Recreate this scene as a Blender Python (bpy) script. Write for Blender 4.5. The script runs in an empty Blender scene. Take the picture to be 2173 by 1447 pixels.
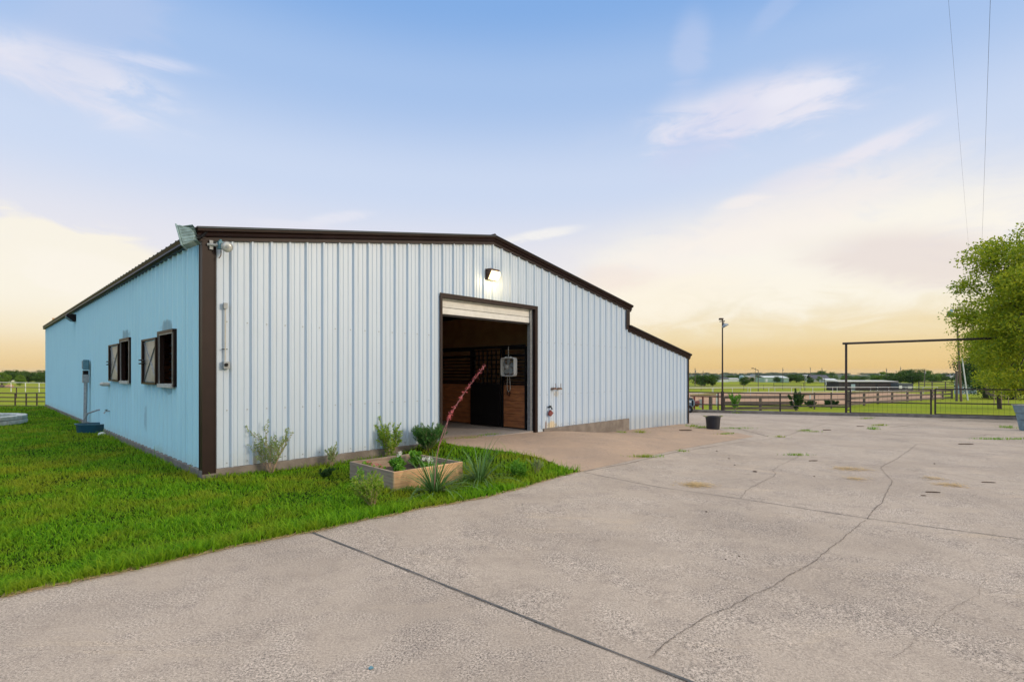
import bpy, bmesh, math, random
import numpy as np
from mathutils import Vector, Matrix, Euler
R = math.radians
random.seed(7); rng = np.random.default_rng(7)
S = bpy.context.scene
COL = S.collection

# ------------------------------------------------------------------ camera
F = 1094.0; CX = 1086.5; HY = 790.0; CAMH = 1.62       # focal length and horizon in photo pixels
cam_d = bpy.data.cameras.new('camera'); cam = bpy.data.objects.new('camera', cam_d); COL.objects.link(cam)
cam.location = (0, 0, CAMH); cam.rotation_euler = (R(90), 0, 0)
cam_d.sensor_width = 36; cam_d.lens = 36*F/2173; cam_d.shift_y = (HY-723.5)/2173
cam_d.clip_start = .05; cam_d.clip_end = 20000
S.camera = cam
S.view_settings.view_transform = 'Standard'; S.view_settings.look = 'None'
S.view_settings.exposure = 0.0; S.view_settings.gamma = 1

def lin(c):
    out = []
    for v in c[:3]:
        v = v/255
        out.append(v/12.92 if v <= .04045 else ((v+.055)/1.055)**2.4)
    return (*out, 1)

# ------------------------------------------------------------------ node helper
class NT:
    def __init__(s, tree): s.t = tree; s.n = tree.nodes; s.l = tree.links
    def node(s, typ, **kw):
        n = s.n.new(typ)
        for k, v in kw.items():
            if k.startswith('i_'): s.set(n.inputs[k[2:]], v)
            else: setattr(n, k, v)
        return n
    def set(s, inp, v):
        if hasattr(v, 'is_output') or isinstance(v, bpy.types.NodeSocket): s.l.new(v, inp)
        else: inp.default_value = v
    def m(s, op, a, b=None, c=None, clamp=False):
        n = s.n.new('ShaderNodeMath'); n.operation = op; n.use_clamp = clamp
        s.set(n.inputs[0], a)
        if b is not None: s.set(n.inputs[1], b)
        if c is not None: s.set(n.inputs[2], c)
        return n.outputs[0]
    def dot(s, v, c):
        n = s.n.new('ShaderNodeVectorMath'); n.operation = 'DOT_PRODUCT'
        s.set(n.inputs[0], v); n.inputs[1].default_value = c
        return n.outputs['Value']
    def mix(s, fac, a, b, blend='MIX'):
        n = s.n.new('ShaderNodeMix'); n.data_type = 'RGBA'; n.blend_type = blend
        s.set(n.inputs[0], fac); s.set(n.inputs[6], a); s.set(n.inputs[7], b)
        return n.outputs[2]
    def ramp(s, fac, stops, interp='LINEAR'):
        n = s.n.new('ShaderNodeValToRGB'); n.color_ramp.interpolation = interp
        e = n.color_ramp.elements
        while len(e) < len(stops): e.new(.5)
        for i, (p, c) in enumerate(stops):
            e[i].position = p
            e[i].color = c if len(c) == 4 else (*c, 1)
        s.set(n.inputs[0], fac); return n.outputs[0]
    def noise(s, vec, scale, detail=3, rough=.5, dist=0):
        n = s.n.new('ShaderNodeTexNoise'); s.set(n.inputs['Vector'], vec)
        n.inputs['Scale'].default_value = scale; n.inputs['Detail'].default_value = detail
        n.inputs['Roughness'].default_value = rough; n.inputs['Distortion'].default_value = dist
        return n.outputs[0]
    def mapping(s, vec, scale=(1,1,1), rot=(0,0,0), loc=(0,0,0)):
        n = s.n.new('ShaderNodeMapping'); s.set(n.inputs[0], vec)
        n.inputs['Scale'].default_value = scale; n.inputs['Rotation'].default_value = rot; n.inputs['Location'].default_value = loc
        return n.outputs[0]
    def sstep(s, v, a, b):
        n = s.n.new('ShaderNodeMapRange'); n.interpolation_type = 'SMOOTHSTEP'
        s.set(n.inputs['Value'], v); s.set(n.inputs['From Min'], a); s.set(n.inputs['From Max'], b)
        return n.outputs[0]

# ------------------------------------------------------------------ world: dusk sky
SUN_EL = R(15); SUN_DIR = Vector((math.cos(SUN_EL)*math.sin(R(108)), math.cos(SUN_EL)*math.cos(R(108)), math.sin(SUN_EL)))
W = bpy.data.worlds.new("World"); S.world = W; W.use_nodes = True
nt = NT(W.node_tree); nt.n.clear()
tc = nt.node('ShaderNodeTexCoord'); D = tc.outputs['Generated']
sx = nt.node('ShaderNodeSeparateXYZ'); nt.l.new(D, sx.inputs[0]); X, Y, Z = sx.outputs
sky = nt.node('ShaderNodeTexSky', sky_type='NISHITA', sun_disc=False, sun_elevation=SUN_EL, sun_rotation=R(108), air_density=1.2, dust_density=2.0, ozone_density=1.5)
zc = nt.m('MAXIMUM', Z, 0.0)
K = 1.0
def sk(c, k=1): c = lin(c); return (c[0]*k, c[1]*k, c[2]*k, 1)
grad = nt.ramp(zc, [(0, sk((233,196,128))), (.03, sk((236,205,146))), (.07, sk((240,219,175))), (.125, sk((243,232,208))), (.20, sk((230,228,236))),
                    (.335, sk((204,217,241))), (.48, sk((166,194,235))), (.585, sk((132,174,229))), (.70, sk((150,185,228))), (.80, sk((225,228,238)))], 'EASE')
def pxdir(px, py):
    v = Vector(((px-CX)/F, 1, (HY-py)/F)); return v.normalized()
wn = nt.noise(D, 3.0, 4, .55, .4)
wn2 = nt.noise(nt.mapping(D, (1, 1, 3.0)), 8.0, 8, .68, 1.0)
wv = nt.m('SUBTRACT', wn, .5); wv2 = nt.m('SUBTRACT', wn2, .5)
def blob(px, py, wx, wy, rot, amp=1.0, warp=.6, thr=(.12,.85), fine=1.0):
    c = pxdir(px, py); t1 = Vector((0,0,1)).cross(c).normalized()*-1; t2 = t1.cross(c).normalized()
    if t2.z < 0: t2 = -t2
    cr, sr = math.cos(R(rot)), math.sin(R(rot))
    a1 = (t1*cr+t2*sr); b1 = (t2*cr-t1*sr)
    a = nt.m('DIVIDE', nt.m('SUBTRACT', nt.dot(D, a1), c.dot(a1)), wx/F)
    b = nt.m('DIVIDE', nt.m('SUBTRACT', nt.dot(D, b1), c.dot(b1)), wy/F)
    a = nt.m('ADD', a, nt.m('MULTIPLY', wv, warp*2)); b = nt.m('ADD', b, nt.m('MULTIPLY', wv2, warp*1.6))
    r2 = nt.m('ADD', nt.m('MULTIPLY', a, a), nt.m('MULTIPLY', b, b))
    g = nt.m('EXPONENT', nt.m('MULTIPLY', r2, -1.0))
    f = nt.m('MULTIPLY', g, nt.m('ADD', 1.0, nt.m('MULTIPLY', wv2, 2.2*fine)))
    if thr: f = nt.sstep(f, thr[0], thr[1])
    front = nt.m('GREATER_THAN', nt.dot(D, c), .3)
    return nt.m('MULTIPLY', nt.m('MULTIPLY', f, front), amp, clamp=True)
skyc = grad
for (px, py, wx, wy, rot, amp, col, kw) in [
    (1640, 560, 520, 120, 4, .85, (255,248,233), dict(thr=(.05,.9))),
    (1350, 640, 260, 60, 5, .5, (255,243,222), {}),
    (1570, 232, 165, 48, 2, .85, (238,234,243), dict(thr=(.04,1.05), warp=1.0, fine=1.8)),
    (1690, 198, 95, 16, 2, .7, (238,236,246), dict(warp=.7)),
    (1490, 300, 110, 50, 30, .35, (206,210,238), {}),
    (1462, 112, 34, 62, -10, .45, (196,208,238), {}),
    (1640, 28, 50, 18, 35, .3, (190,205,238), {}),
    (1840, 318, 80, 16, 16, .7, (242,235,241), dict(thr=(.04,1.1), warp=.9, fine=1.6)),
    (1700, 378, 90, 24, 8, .55, (236,230,236), {}),
    (1575, 430, 50, 14, 5, .7, (248,240,236), {}),
    (1600, 480, 300, 50, 15, .5, (250,240,234), {}),
    (1930, 545, 150, 48, -12, .6, (226,210,208), dict(fine=.6)),
    (1290, 590, 90, 30, 0, .35, (238,216,208), {}),
    (1140, 499, 85, 11, 9, .75, (250,246,240), dict(warp=.3)),
    (720, 462, 60, 12, 12, .55, (236,234,242), dict(warp=.4)),
    (640, 480, 80, 10, 0, .35, (236,232,240), dict(warp=.4)),
    (195, 162, 100, 36, -6, .85, (236,234,243), dict(thr=(.05,1.0), warp=.95, fine=1.8)),
    (60, 160, 130, 24, -14, .7, (232,230,241), dict(thr=(.04,1.0), fine=1.6)),
    (190, 80, 120, 70, 60, .32, (196,206,234), {}),
    (300, 128, 75, 11, 6, .6, (226,228,244), dict(thr=(.04,1.1), warp=.6, fine=1.6)),
    (-20, 660, 370, 165, -2, .95, (250,242,226), dict(thr=(.36,.52), warp=.35)),
    (200, 590, 120, 40, -10, .6, (252,244,232), dict(thr=(.3,.6), warp=.5)),
]:
    skyc = nt.mix(blob(px, py, wx, wy, rot, amp, **kw), skyc, lin(col))
# unseen sky, shaped for its light: bright overhead; behind camera warm right, blue left
up = nt.sstep(Z, .62, .85)
back = nt.sstep(nt.m('MULTIPLY', Y, -1.0), .05, .6)
low = nt.m('MULTIPLY', nt.m('SUBTRACT', 1.0, nt.sstep(Z, .005, .13)), .88)
skyc = nt.mix(low, skyc, grad)
skyc = nt.mix(up, skyc, (1.55, 1.55, 1.55, 1))
side = nt.mix(nt.sstep(X, -.40, .20), (.24, .60, 1.10, 1), (1.05, .98, .92, 1))
skyc = nt.mix(nt.m('MULTIPLY', back, nt.m('SUBTRACT', 1.0, up)), skyc, side)
ground_dim = nt.sstep(Z, -.25, -.02)
skyc = nt.mix(ground_dim, (.25, .24, .2, 1), skyc)
bg1 = nt.node('ShaderNodeBackground'); nt.l.new(sky.outputs[0], bg1.inputs[0]); bg1.inputs[1].default_value = .01
bg2 = nt.node('ShaderNodeBackground'); nt.l.new(skyc, bg2.inputs[0]); bg2.inputs[1].default_value = .97
ad = nt.node('ShaderNodeAddShader'); nt.l.new(bg1.outputs[0], ad.inputs[0]); nt.l.new(bg2.outputs[0], ad.inputs[1])
wo = nt.node('ShaderNodeOutputWorld'); nt.l.new(ad.outputs[0], wo.inputs[0])

# ------------------------------------------------------------------ sun (very soft, low, warm, from the right)
sl = bpy.data.lights.new('sun', 'SUN'); sl.energy = 1.7; sl.angle = R(11); sl.color = (1, .80, .58)
so = bpy.data.objects.new('sun', sl); COL.objects.link(so); so.rotation_euler = (-SUN_DIR).to_track_quat('-Z', 'Y').to_euler()
so.location = (30, -10, 30)

# ------------------------------------------------------------------ frames and terrain
C = Vector((-4.727, 7.926, 0)); DS = Vector((.6896, .7243, 0)).normalized(); DN = Vector((DS.y, -DS.x, 0))  # front wall: along, outward
def bp(s, t, z): return C + DS*s + DN*t + Vector((0,0,z))
def sstepf(x, a, b):
    t = min(1, max(0, (x-a)/(b-a))); return t*t*(3-2*t)
GR = ([26, 60, 150, 400, 1000, 2000, 3500, 5000, 9000], [0, -.9, -3.2, -6, -12, -24, -12.5, -50, -80])
GL = ([24, 30, 52, 120, 300, 1000, 2000, 3500, 5000, 9000], [0, -.35, -1.85, -2.6, -3.6, -12, -24, -12.5, -50, -80])
def terr(x, y):
    rx, ry = x-C.x, y-C.y
    s = rx*DS.x+ry*DS.y; t = rx*DN.x+ry*DN.y
    z = -.0216*max(0, min(s, 29))
    wl = sstepf(-x, 12, 22) if y > 0 else 0
    z *= (1-sstepf(y, 60, 400))if s > 0 else 1
    z += (1-wl)*float(np.interp(y, *GR)) + wl*float(np.interp(y, *GL))
    if -1 < t < 5 and 2 < s < 13:
        w = sstepf(s, 3.2, 4.3)*(1-sstepf(s, 8.0, 11.5))*(1-sstepf(t, .0, 4.2))
        z += .215*w
    return z
def gp(px, py):
    dx, dz = (px-CX)/F, (HY-py)/F
    lo, y = None, 1.0
    step = 1.02
    while y < 6000:
        if CAMH+dz*y < terr(dx*y, y): break
        y *= step
    a, b = y/step, y
    for _ in range(30):
        m = (a+b)/2
        if CAMH+dz*m < terr(dx*m, m): b = m
        else: a = m
    return Vector((dx*a, a, terr(dx*a, a)))
def at(px, py, y): return Vector(((px-CX)/F*y, y, CAMH+(HY-py)/F*y))
def gx(px, y, dz=0):          # on the terrain under photo column px at distance y
    x = (px-CX)/F*y; return Vector((x, y, terr(x, y)+dz))
def wf(px, py, t=0):          # photo pixel -> (s,z) on the plane of the front wall, t in front of it
    d = Vector(((px-CX)/F, 1, (HY-py)/F)); o = Vector((0,0,CAMH))
    P0 = bp(0, t, 0); k = (P0-o).dot(DN)/d.dot(DN); P = o+d*k
    return (P-C).dot(DS), P.z
def ws(px, py, s=0):          # photo pixel -> (t,z) on a plane of constant s (s=0: the left side wall)
    d = Vector(((px-CX)/F, 1, (HY-py)/F)); o = Vector((0,0,CAMH))
    P0 = bp(s, 0, 0); k = (P0-o).dot(DS)/d.dot(DS); P = o+d*k
    return (P-C).dot(DN), P.z

# ------------------------------------------------------------------ mesh builder and tagging
class MB:
    def __init__(s): s.v = []; s.f = []
    def add(s, vs, fs):
        o = len(s.v); s.v += [tuple(v) for v in vs]; s.f += [tuple(i+o for i in f) for f in fs]; return s
    def obox(s, c, ax, ay, az, hx, hy, hz):
        c = Vector(c); vs = []
        for i in (-1, 1):
            for j in (-1, 1):
                for k in (-1, 1): vs.append(c+ax*(hx*i)+ay*(hy*j)+az*(hz*k))
        return s.add(vs, [(0,1,3,2),(4,6,7,5),(0,4,5,1),(2,3,7,6),(0,2,6,4),(1,5,7,3)])
    def box(s, c, sz, rz=0):
        a = Vector((math.cos(rz), math.sin(rz), 0)); b = Vector((-a.y, a.x, 0))
        return s.obox(c, a, b, Vector((0,0,1)), sz[0]/2, sz[1]/2, sz[2]/2)
    def bbox(s, s0, s1, t0, t1, z0, z1):      # box in the building's frame
        return s.obox(bp((s0+s1)/2, (t0+t1)/2, (z0+z1)/2), DS, DN, Vector((0,0,1)), abs(s1-s0)/2, abs(t1-t0)/2, abs(z1-z0)/2)
    def tube(s, pts, r, n=8, caps=True):
        pts = [Vector(p) for p in pts]; m = len(pts)
        rs = r if isinstance(r, (list, tuple)) else [r]*m
        vs = []; prev = None
        for i, p in enumerate(pts):
            d = (pts[min(i+1, m-1)]-pts[max(i-1, 0)]).normalized()
            ref = prev if prev else (Vector((0,0,1)) if abs(d.z) < .9 else Vector((1,0,0)))
            a = (ref-d*ref.dot(d)).normalized(); b = d.cross(a); prev = a
            for k in range(n):
                an = 2*math.pi*k/n; vs.append(p+(a*math.cos(an)+b*math.sin(an))*rs[i])
        fs = [(i*n+k, i*n+(k+1) % n, (i+1)*n+(k+1) % n, (i+1)*n+k) for i in range(m-1) for k in range(n)]
        if caps: fs += [tuple(range(n))[::-1], tuple((m-1)*n+k for k in range(n))]
        return s.add(vs, fs)
    def bar(s, a, b, w, h=None, up=Vector((0,0,1))):
        a = Vector(a); b = Vector(b); h = h or w; d = (b-a); L = d.length; d.normalize()
        u = up if abs(d.dot(up)) < .95 else Vector((1,0,0))
        x = d.cross(u).normalized(); y = x.cross(d)
        return s.obox((a+b)/2, d, x, y, L/2, w/2, h/2)
    def prism(s, prof, o, u, v, w):           # 2d profile in (u,v), swept by w
        n = len(prof); o = Vector(o)
        vs = [o+u*p[0]+v*p[1] for p in prof]; vs += [x+w for x in vs]
        fs = [(i, (i+1) % n, n+(i+1) % n, n+i) for i in range(n)]+[tuple(range(n))[::-1], tuple(range(n, 2*n))]
        return s.add(vs, fs)
    def lathe(s, c, prof, n=20, ax=Vector((0,0,1)), sxy=(1,1)):
        c = Vector(c); ref = Vector((1,0,0)) if abs(ax.x) < .9 else Vector((0,1,0))
        a = (ref-ax*ref.dot(ax)).normalized(); b = ax.cross(a); vs = []
        for (r, h) in prof:
            for k in range(n):
                an = 2*math.pi*k/n; vs.append(c+a*(r*sxy[0]*math.cos(an))+b*(r*sxy[1]*math.sin(an))+ax*h)
        m = len(prof)
        return s.add(vs, [(i*n+k, i*n+(k+1) % n, (i+1)*n+(k+1) % n, (i+1)*n+k) for i in range(m-1) for k in range(n)])
    def build(s, name, mat, parent=None, bevel=0, smooth=False, solid=0):
        me = bpy.data.meshes.new(name)
        off = Vector((0,0,0)) if parent is None else world_loc(parent)
        me.from_pydata([(v[0]-off.x, v[1]-off.y, v[2]-off.z) for v in s.v], [], s.f); me.update()
        if mat: me.materials.append(mat)
        if smooth: me.polygons.foreach_set('use_smooth', [True]*len(me.polygons))
        o = bpy.data.objects.new(name, me); COL.objects.link(o)
        if parent: o.parent = parent
        if solid: md = o.modifiers.new('s', 'SOLIDIFY'); md.thickness = solid
        if bevel: md = o.modifiers.new('b', 'BEVEL'); md.width = bevel; md.segments = 2; md.limit_method = 'ANGLE'
        return o
def world_loc(o):
    v = Vector(o.location)
    while o.parent: o = o.parent; v += Vector(o.location)
    return v
def tag(o, label=None, cat=None, group=None, kind=None):
    if label: o['label'] = label
    if cat: o['category'] = cat
    if group: o['group'] = group
    if kind: o['kind'] = kind
    return o
def thing(name, label, cat, loc=(0,0,0), group=None):
    o = bpy.data.objects.new(name, None); COL.objects.link(o); o.location = loc; o.empty_display_size = .2
    return tag(o, label, cat, group)
def recenter(o):      # give a one-mesh thing its origin at its own base
    me = o.data; n = len(me.vertices); a = np.empty(n*3); me.vertices.foreach_get('co', a); a = a.reshape(-1, 3)
    c = Vector(((a[:,0].min()+a[:,0].max())/2, (a[:,1].min()+a[:,1].max())/2, a[:,2].min()))
    a -= np.array(c); me.vertices.foreach_set('co', a.ravel()); o.location = o.location+c; me.update(); return o
def copy_tree(o, parent=None):
    c = o.copy(); COL.objects.link(c); c.parent = parent
    for ch in list(o.children): copy_tree(ch, c)
    return c
def npmesh(name, V, Fq, mat, parent=None, loc=(0,0,0)):   # fast mesh: V (n,3), Fq (m,k)
    me = bpy.data.meshes.new(name); k = Fq.shape[1]
    me.vertices.add(len(V)); me.vertices.foreach_set('co', np.asarray(V, dtype=np.float32).ravel())
    me.loops.add(Fq.size); me.loops.foreach_set('vertex_index', np.asarray(Fq, dtype=np.int32).ravel())
    me.polygons.add(len(Fq)); me.polygons.foreach_set('loop_start', np.arange(0, Fq.size, k, dtype=np.int32))
    me.polygons.foreach_set('loop_total', np.full(len(Fq), k, dtype=np.int32))
    me.update(calc_edges=True); me.validate()
    if mat: me.materials.append(mat)
    o = bpy.data.objects.new(name, me); COL.objects.link(o); o.location = loc
    if parent: o.parent = parent
    return o

# ------------------------------------------------------------------ materials
def mat(name, col, rough=.6, metal=0, var=0, vscale=4, col2=None, bump=0, bscale=40, vecscale=(1,1,1), spec=.5, glob=False, detail=4, emis=None, island=None, transl=0, pos2=None):
    m = bpy.data.materials.new(name); m.use_nodes = True; n = NT(m.node_tree)
    bs = n.n['Principled BSDF']; bs.inputs['Roughness'].default_value = rough; bs.inputs['Metallic'].default_value = metal
    bs.inputs['Specular IOR Level'].default_value = spec
    c = col if len(col) == 4 else (*col, 1)
    if glob: v = n.node('ShaderNodeNewGeometry').outputs['Position']
    else: v = n.node('ShaderNodeTexCoord').outputs['Object']
    v = n.mapping(v, vecscale)
    out = c
    if var or col2:
        c2 = (*col2, 1) if col2 and len(col2) == 3 else (col2 or (c[0]*(1-var), c[1]*(1-var), c[2]*(1-var), 1))
        f = n.sstep(n.noise(v, vscale, detail, .6), .3, .7)
        out = n.mix(f, c, c2)
    if island:
        g = n.node('ShaderNodeNewGeometry').outputs['Random Per Island']
        ic = (*island, 1) if len(island) == 3 else island
        out = n.mix(n.m('MULTIPLY', g, .9), out, ic)
    if pos2:      # broad patches by world position
        p = n.node('ShaderNodeNewGeometry').outputs['Position']
        f = n.sstep(n.noise(p, pos2[1], 4, .65), .42, .66)
        out = n.mix(f, out, (*pos2[0], 1))
    n.set(bs.inputs['Base Color'], out)
    if bump:
        b = n.node('ShaderNodeBump'); b.inputs['Strength'].default_value = bump; b.inputs['Distance'].default_value = .02
        n.l.new(n.noise(v, bscale, 4, .6), b.inputs['Height']); n.l.new(b.outputs[0], bs.inputs['Normal'])
    if emis: bs.inputs['Emission Color'].default_value = (*emis[0], 1); bs.inputs['Emission Strength'].default_value = emis[1]
    if transl:
        tr = n.node('ShaderNodeBsdfTranslucent'); n.set(tr.inputs[0], out)
        ms = n.node('ShaderNodeMixShader'); ms.inputs[0].default_value = transl
        n.l.new(bs.outputs[0], ms.inputs[1]); n.l.new(tr.outputs[0], ms.inputs[2])
        n.l.new(ms.outputs[0], n.n['Material Output'].inputs[0])
    return m

TYRES = [(8.0, 13.5, 3.6), (8.0, 13.5, 4.1), (8.2, 13.3, 5.4), (8.2, 13.3, 5.9), (1.5, 14, 5.2), (14, 6, 6.5)]
def concrete(name, c1, c2, stain, fine=1.0):
    m = bpy.data.materials.new(name); m.use_nodes = True; n = NT(m.node_tree); bs = n.n['Principled BSDF']
    p = n.node('ShaderNodeNewGeometry').outputs['Position']
    big = n.sstep(n.noise(p, .55, 5, .62, .4), .36, .66)
    mid = n.noise(p, 5.5, 5, .7, .3)
    f1 = n.noise(p, 70, 3, .7); f2 = n.noise(p, 210, 2, .7)
    c = n.mix(big, c1, c2)
    c = n.mix(n.m('MULTIPLY', n.sstep(mid, .46, .74), .6), c, stain)
    # pale scuffs and dusty sweeps
    sw = n.sstep(n.noise(n.mapping(p, (.35, 1.6, 1), rot=(0,0,.7)), 1.1, 6, .68, 1.2), .56, .74)
    c = n.mix(n.m('MULTIPLY', sw, .55), c, (c1[0]*1.25, c1[1]*1.18, c1[2]*1.02, 1))
    f3 = n.noise(p, 26, 3, .7)
    # faint curved tyre sweeps and a few darker old stains
    for (cx_, cy_, rr_) in TYRES:
        vm = n.node('ShaderNodeVectorMath', operation='DISTANCE'); n.l.new(p, vm.inputs[0]); vm.inputs[1].default_value = (cx_, cy_, 0)
        dd = n.m('ABSOLUTE', n.m('SUBTRACT', vm.outputs['Value'], rr_))
        band = n.m('MULTIPLY', n.m('SUBTRACT', 1.0, n.sstep(dd, .05, .16)), n.sstep(n.noise(p, .8, 3, .6), .48, .66))
        c = n.mix(n.m('MULTIPLY', band, .28), c, (c1[0]*1.3, c1[1]*1.2, c1[2]*1.08, 1))
    stn = n.sstep(n.noise(p, 1.7, 3, .5), .68, .76)
    c = n.mix(n.m('MULTIPLY', stn, .35), c, (c2[0]*.62, c2[1]*.62, c2[2]*.66, 1))
    sp = n.m('ADD', n.m('MULTIPLY', n.m('SUBTRACT', f1, .5), 2.8*fine), n.m('MULTIPLY', n.m('SUBTRACT', f2, .5), 3.0*fine))
    sp = n.m('ADD', sp, n.m('MULTIPLY', n.m('SUBTRACT', f3, .5), .35*fine))
    wear = n.sstep(n.noise(p, 1.3, 5, .65, .5), .38, .64)      # exposed aggregate in places, smoother skin elsewhere
    spx = n.node('ShaderNodeSeparateXYZ'); n.l.new(p, spx.inputs[0])
    sp = n.m('MULTIPLY', sp, n.m('ADD', .45, n.m('MULTIPLY', wear, 1.0)))
    c = n.mix(n.m('MULTIPLY', n.m('SUBTRACT', 1.0, wear), .25), c, (c1[0]*1.12, c1[1]*1.06, c1[2]*.96, 1))
    mul = n.m('ADD', 1.0, sp)
    mm = n.node('ShaderNodeCombineXYZ'); [n.l.new(mul, mm.inputs[i]) for i in range(3)]
    c = n.mix(1.0, c, mm.outputs[0], 'MULTIPLY')
    vo = n.node('ShaderNodeTexVoronoi'); n.l.new(p, vo.inputs['Vector']); vo.inputs['Scale'].default_value = 55
    dk = n.m('MULTIPLY', n.m('LESS_THAN', vo.outputs['Distance'], .14), n.m('GREATER_THAN', f1, .5))
    c = n.mix(n.m('MULTIPLY', dk, .35), c, (.10, .085, .075, 1))
    n.l.new(c, bs.inputs['Base Color']); bs.inputs['Roughness'].default_value = .88; bs.inputs['Specular IOR Level'].default_value = .3
    b = n.node('ShaderNodeBump'); b.inputs['Strength'].default_value = .5; b.inputs['Distance'].default_value = .006
    n.l.new(n.m('ADD', f1, n.m('MULTIPLY', mid, .8)), b.inputs['Height']); n.l.new(b.outputs[0], bs.inputs['Normal'])
    return m
M = {}
NBLADE = 330000; HAZE = .00004
M['concrete'] = concrete('driveway_concrete', (.435,.357,.288,1), (.345,.281,.227,1), (.265,.216,.182,1))
M['apron'] = concrete('apron_concrete', (.43,.305,.215,1), (.34,.25,.185,1), (.30,.22,.165,1), .8)
M['floor'] = concrete('floor_concrete', (.36,.32,.29,1), (.28,.25,.225,1), (.2,.18,.16,1), .6)
def onf(px, py, t=0): s, z = wf(px, py, t); return bp(s, t, z)
def ons(px, py, s=0): t, z = ws(px, py, s); return bp(s, t, z)
WHITE_SPOTS = [(onf(1170, 902), DS, .20, .14, (.62,.50,.30), .85), (onf(1158, 902), DS, .035, .13, (.16,.08,.04), .8), (onf(1180, 836), DS, .12, .09, (.50,.43,.30), .5), (onf(1184, 907), DS, .03, .06, (.2,.12,.07), .7),
    (onf(1090, 646), DS, .8, .05, (.45,.36,.24), .45), (onf(541, 978), DS, .05, .12, (.50,.40,.28), .5)]
SIDE_SPOTS = [(ons(356, 694), DN, .40, .14, (.10,.16,.18), .5), (ons(270, 711), DN, .45, .14, (.10,.16,.18), .5), (ons(316, 905), DN, .014, .24, (.06,.08,.10), .95), (ons(312, 890), DN, .05, .3, (.2,.3,.34), .4),
    (ons(125, 855), DN, .03, .35, (.08,.14,.17), .8), (ons(232, 845), DN, .05, .40, (.30,.42,.40), .5), (ons(360, 826), DN, .4, .10, (.2,.36,.40), .5), (ons(340, 960), DN, .5, .14, (.40,.56,.48), .4)]
def sidingmat(name, c, dirty, spots=()):
    m = bpy.data.materials.new(name); m.use_nodes = True; n = NT(m.node_tree); bs = n.n['Principled BSDF']
    p = n.node('ShaderNodeNewGeometry').outputs['Position']
    st = n.sstep(n.noise(n.mapping(p, (9, 9, .5)), 1.5, 5, .6), .45, .8)
    pt = n.sstep(n.noise(p, .7, 4, .6), .35, .7)
    out = n.mix(n.m('MULTIPLY', st, .30), c, dirty)
    out = n.mix(n.m('MULTIPLY', pt, .14), out, (c[0]*.8, c[1]*.85, c[2]*.9, 1))
    sz = n.node('ShaderNodeSeparateXYZ'); n.l.new(p, sz.inputs[0])
    low = n.m('SUBTRACT', 1.0, n.sstep(n.m('ADD', sz.outputs[2], n.m('MULTIPLY', n.noise(p, 7, 4, .6), .35)), .1, .55))
    out = n.mix(n.m('MULTIPLY', low, .35), out, (.38, .36, .30, 1))   # splash-back dirt near the base
    ns = n.m('MULTIPLY', n.m('SUBTRACT', n.noise(n.mapping(p, (1,1,.5)), 16, 4, .6), .5), 1.6)
    for (P0, ax, ra, rz, col, amt) in spots:
        a = n.m('DIVIDE', n.m('SUBTRACT', n.dot(p, ax), P0.dot(ax)), ra); b = n.m('DIVIDE', n.m('SUBTRACT', sz.outputs[2], P0.z), rz)
        r2 = n.m('ADD', n.m('ADD', n.m('MULTIPLY', a, a), n.m('MULTIPLY', b, b)), ns)
        out = n.mix(n.m('MULTIPLY', n.m('SUBTRACT', 1.0, n.sstep(r2, .35, 1.15)), amt), out, (*col, 1))
    n.l.new(out, bs.inputs['Base Color']); bs.inputs['Roughness'].default_value = .42; bs.inputs['Metallic'].default_value = 0
    b = n.node('ShaderNodeBump'); b.inputs['Strength'].default_value = .25; b.inputs['Distance'].default_value = .02
    n.l.new(n.noise(n.mapping(p, (2.2,2.2,.6)), 1.3, 3, .5), b.inputs['Height']); n.l.new(b.outputs[0], bs.inputs['Normal'])
    return m
M['siding'] = sidingmat('white_siding', (.48,.58,.69,1), (.42,.47,.50,1), WHITE_SPOTS)
M['siding_bluelit'] = sidingmat('blue_lit_siding', (.52,.82,.90,1), (.38,.66,.76,1), SIDE_SPOTS)  # front paint made bluer and brighter; the blue light is put into the colour
M['siding_lap'] = mat('panel_lap', (.12,.30,.38), .6)
M['brown'] = mat('brown_trim', (.020,.009,.0075), .45, var=.3, vscale=3, bump=.05, bscale=6, spec=.2)
M['brown_pale'] = mat('brown_rust', (.10,.05,.035), .6, var=.5, vscale=9)
M['roof'] = mat('roof_metal', (.05,.06,.05), .5, var=.3, vscale=1.5)
M['footing'] = mat('footing_concrete', (.24,.21,.18), .9, col2=(.15,.125,.105), vscale=3.0, bump=.5, bscale=25, vecscale=(1,1,1))
M['galv'] = mat('galvanised', (.42,.45,.46), .45, metal=.5, var=.3, vscale=20)
M['shutter'] = mat('shutter_metal', (.40,.40,.39), .38, metal=.35, var=.3, vscale=4, bump=.1, bscale=3)
M['greypaint'] = mat('grey_paint', (.33,.36,.37), .5, var=.25, vscale=14)
M['bluegrey'] = mat('blue_grey_box', (.10,.24,.30), .5, var=.2, vscale=12)
M['patina'] = mat('aged_fixture', (.30,.43,.44), .6, col2=(.17,.25,.25), vscale=14, bump=.15, bscale=30)
M['dark'] = mat('dark_metal', (.008,.008,.009), .55, var=.3, vscale=10, spec=.2)
M['pipe'] = mat('dark_pipe', (.028,.02,.017), .55, col2=(.055,.03,.022), vscale=9)
M['rustpipe'] = mat('rusty_pipe', (.13,.07,.045), .7, col2=(.2,.13,.09), vscale=12)
M['white'] = mat('white_paint', (.72,.73,.70), .5, var=.12, vscale=5)
M['offwhite'] = mat('offwhite_paint', (.55,.54,.48), .55, var=.2, vscale=6)
M['black'] = mat('black_plastic', (.012,.014,.024), .42, var=.4, vscale=9)
M['rubber'] = mat('black_rubber', (.012,.012,.012), .8, bump=.2)
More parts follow.
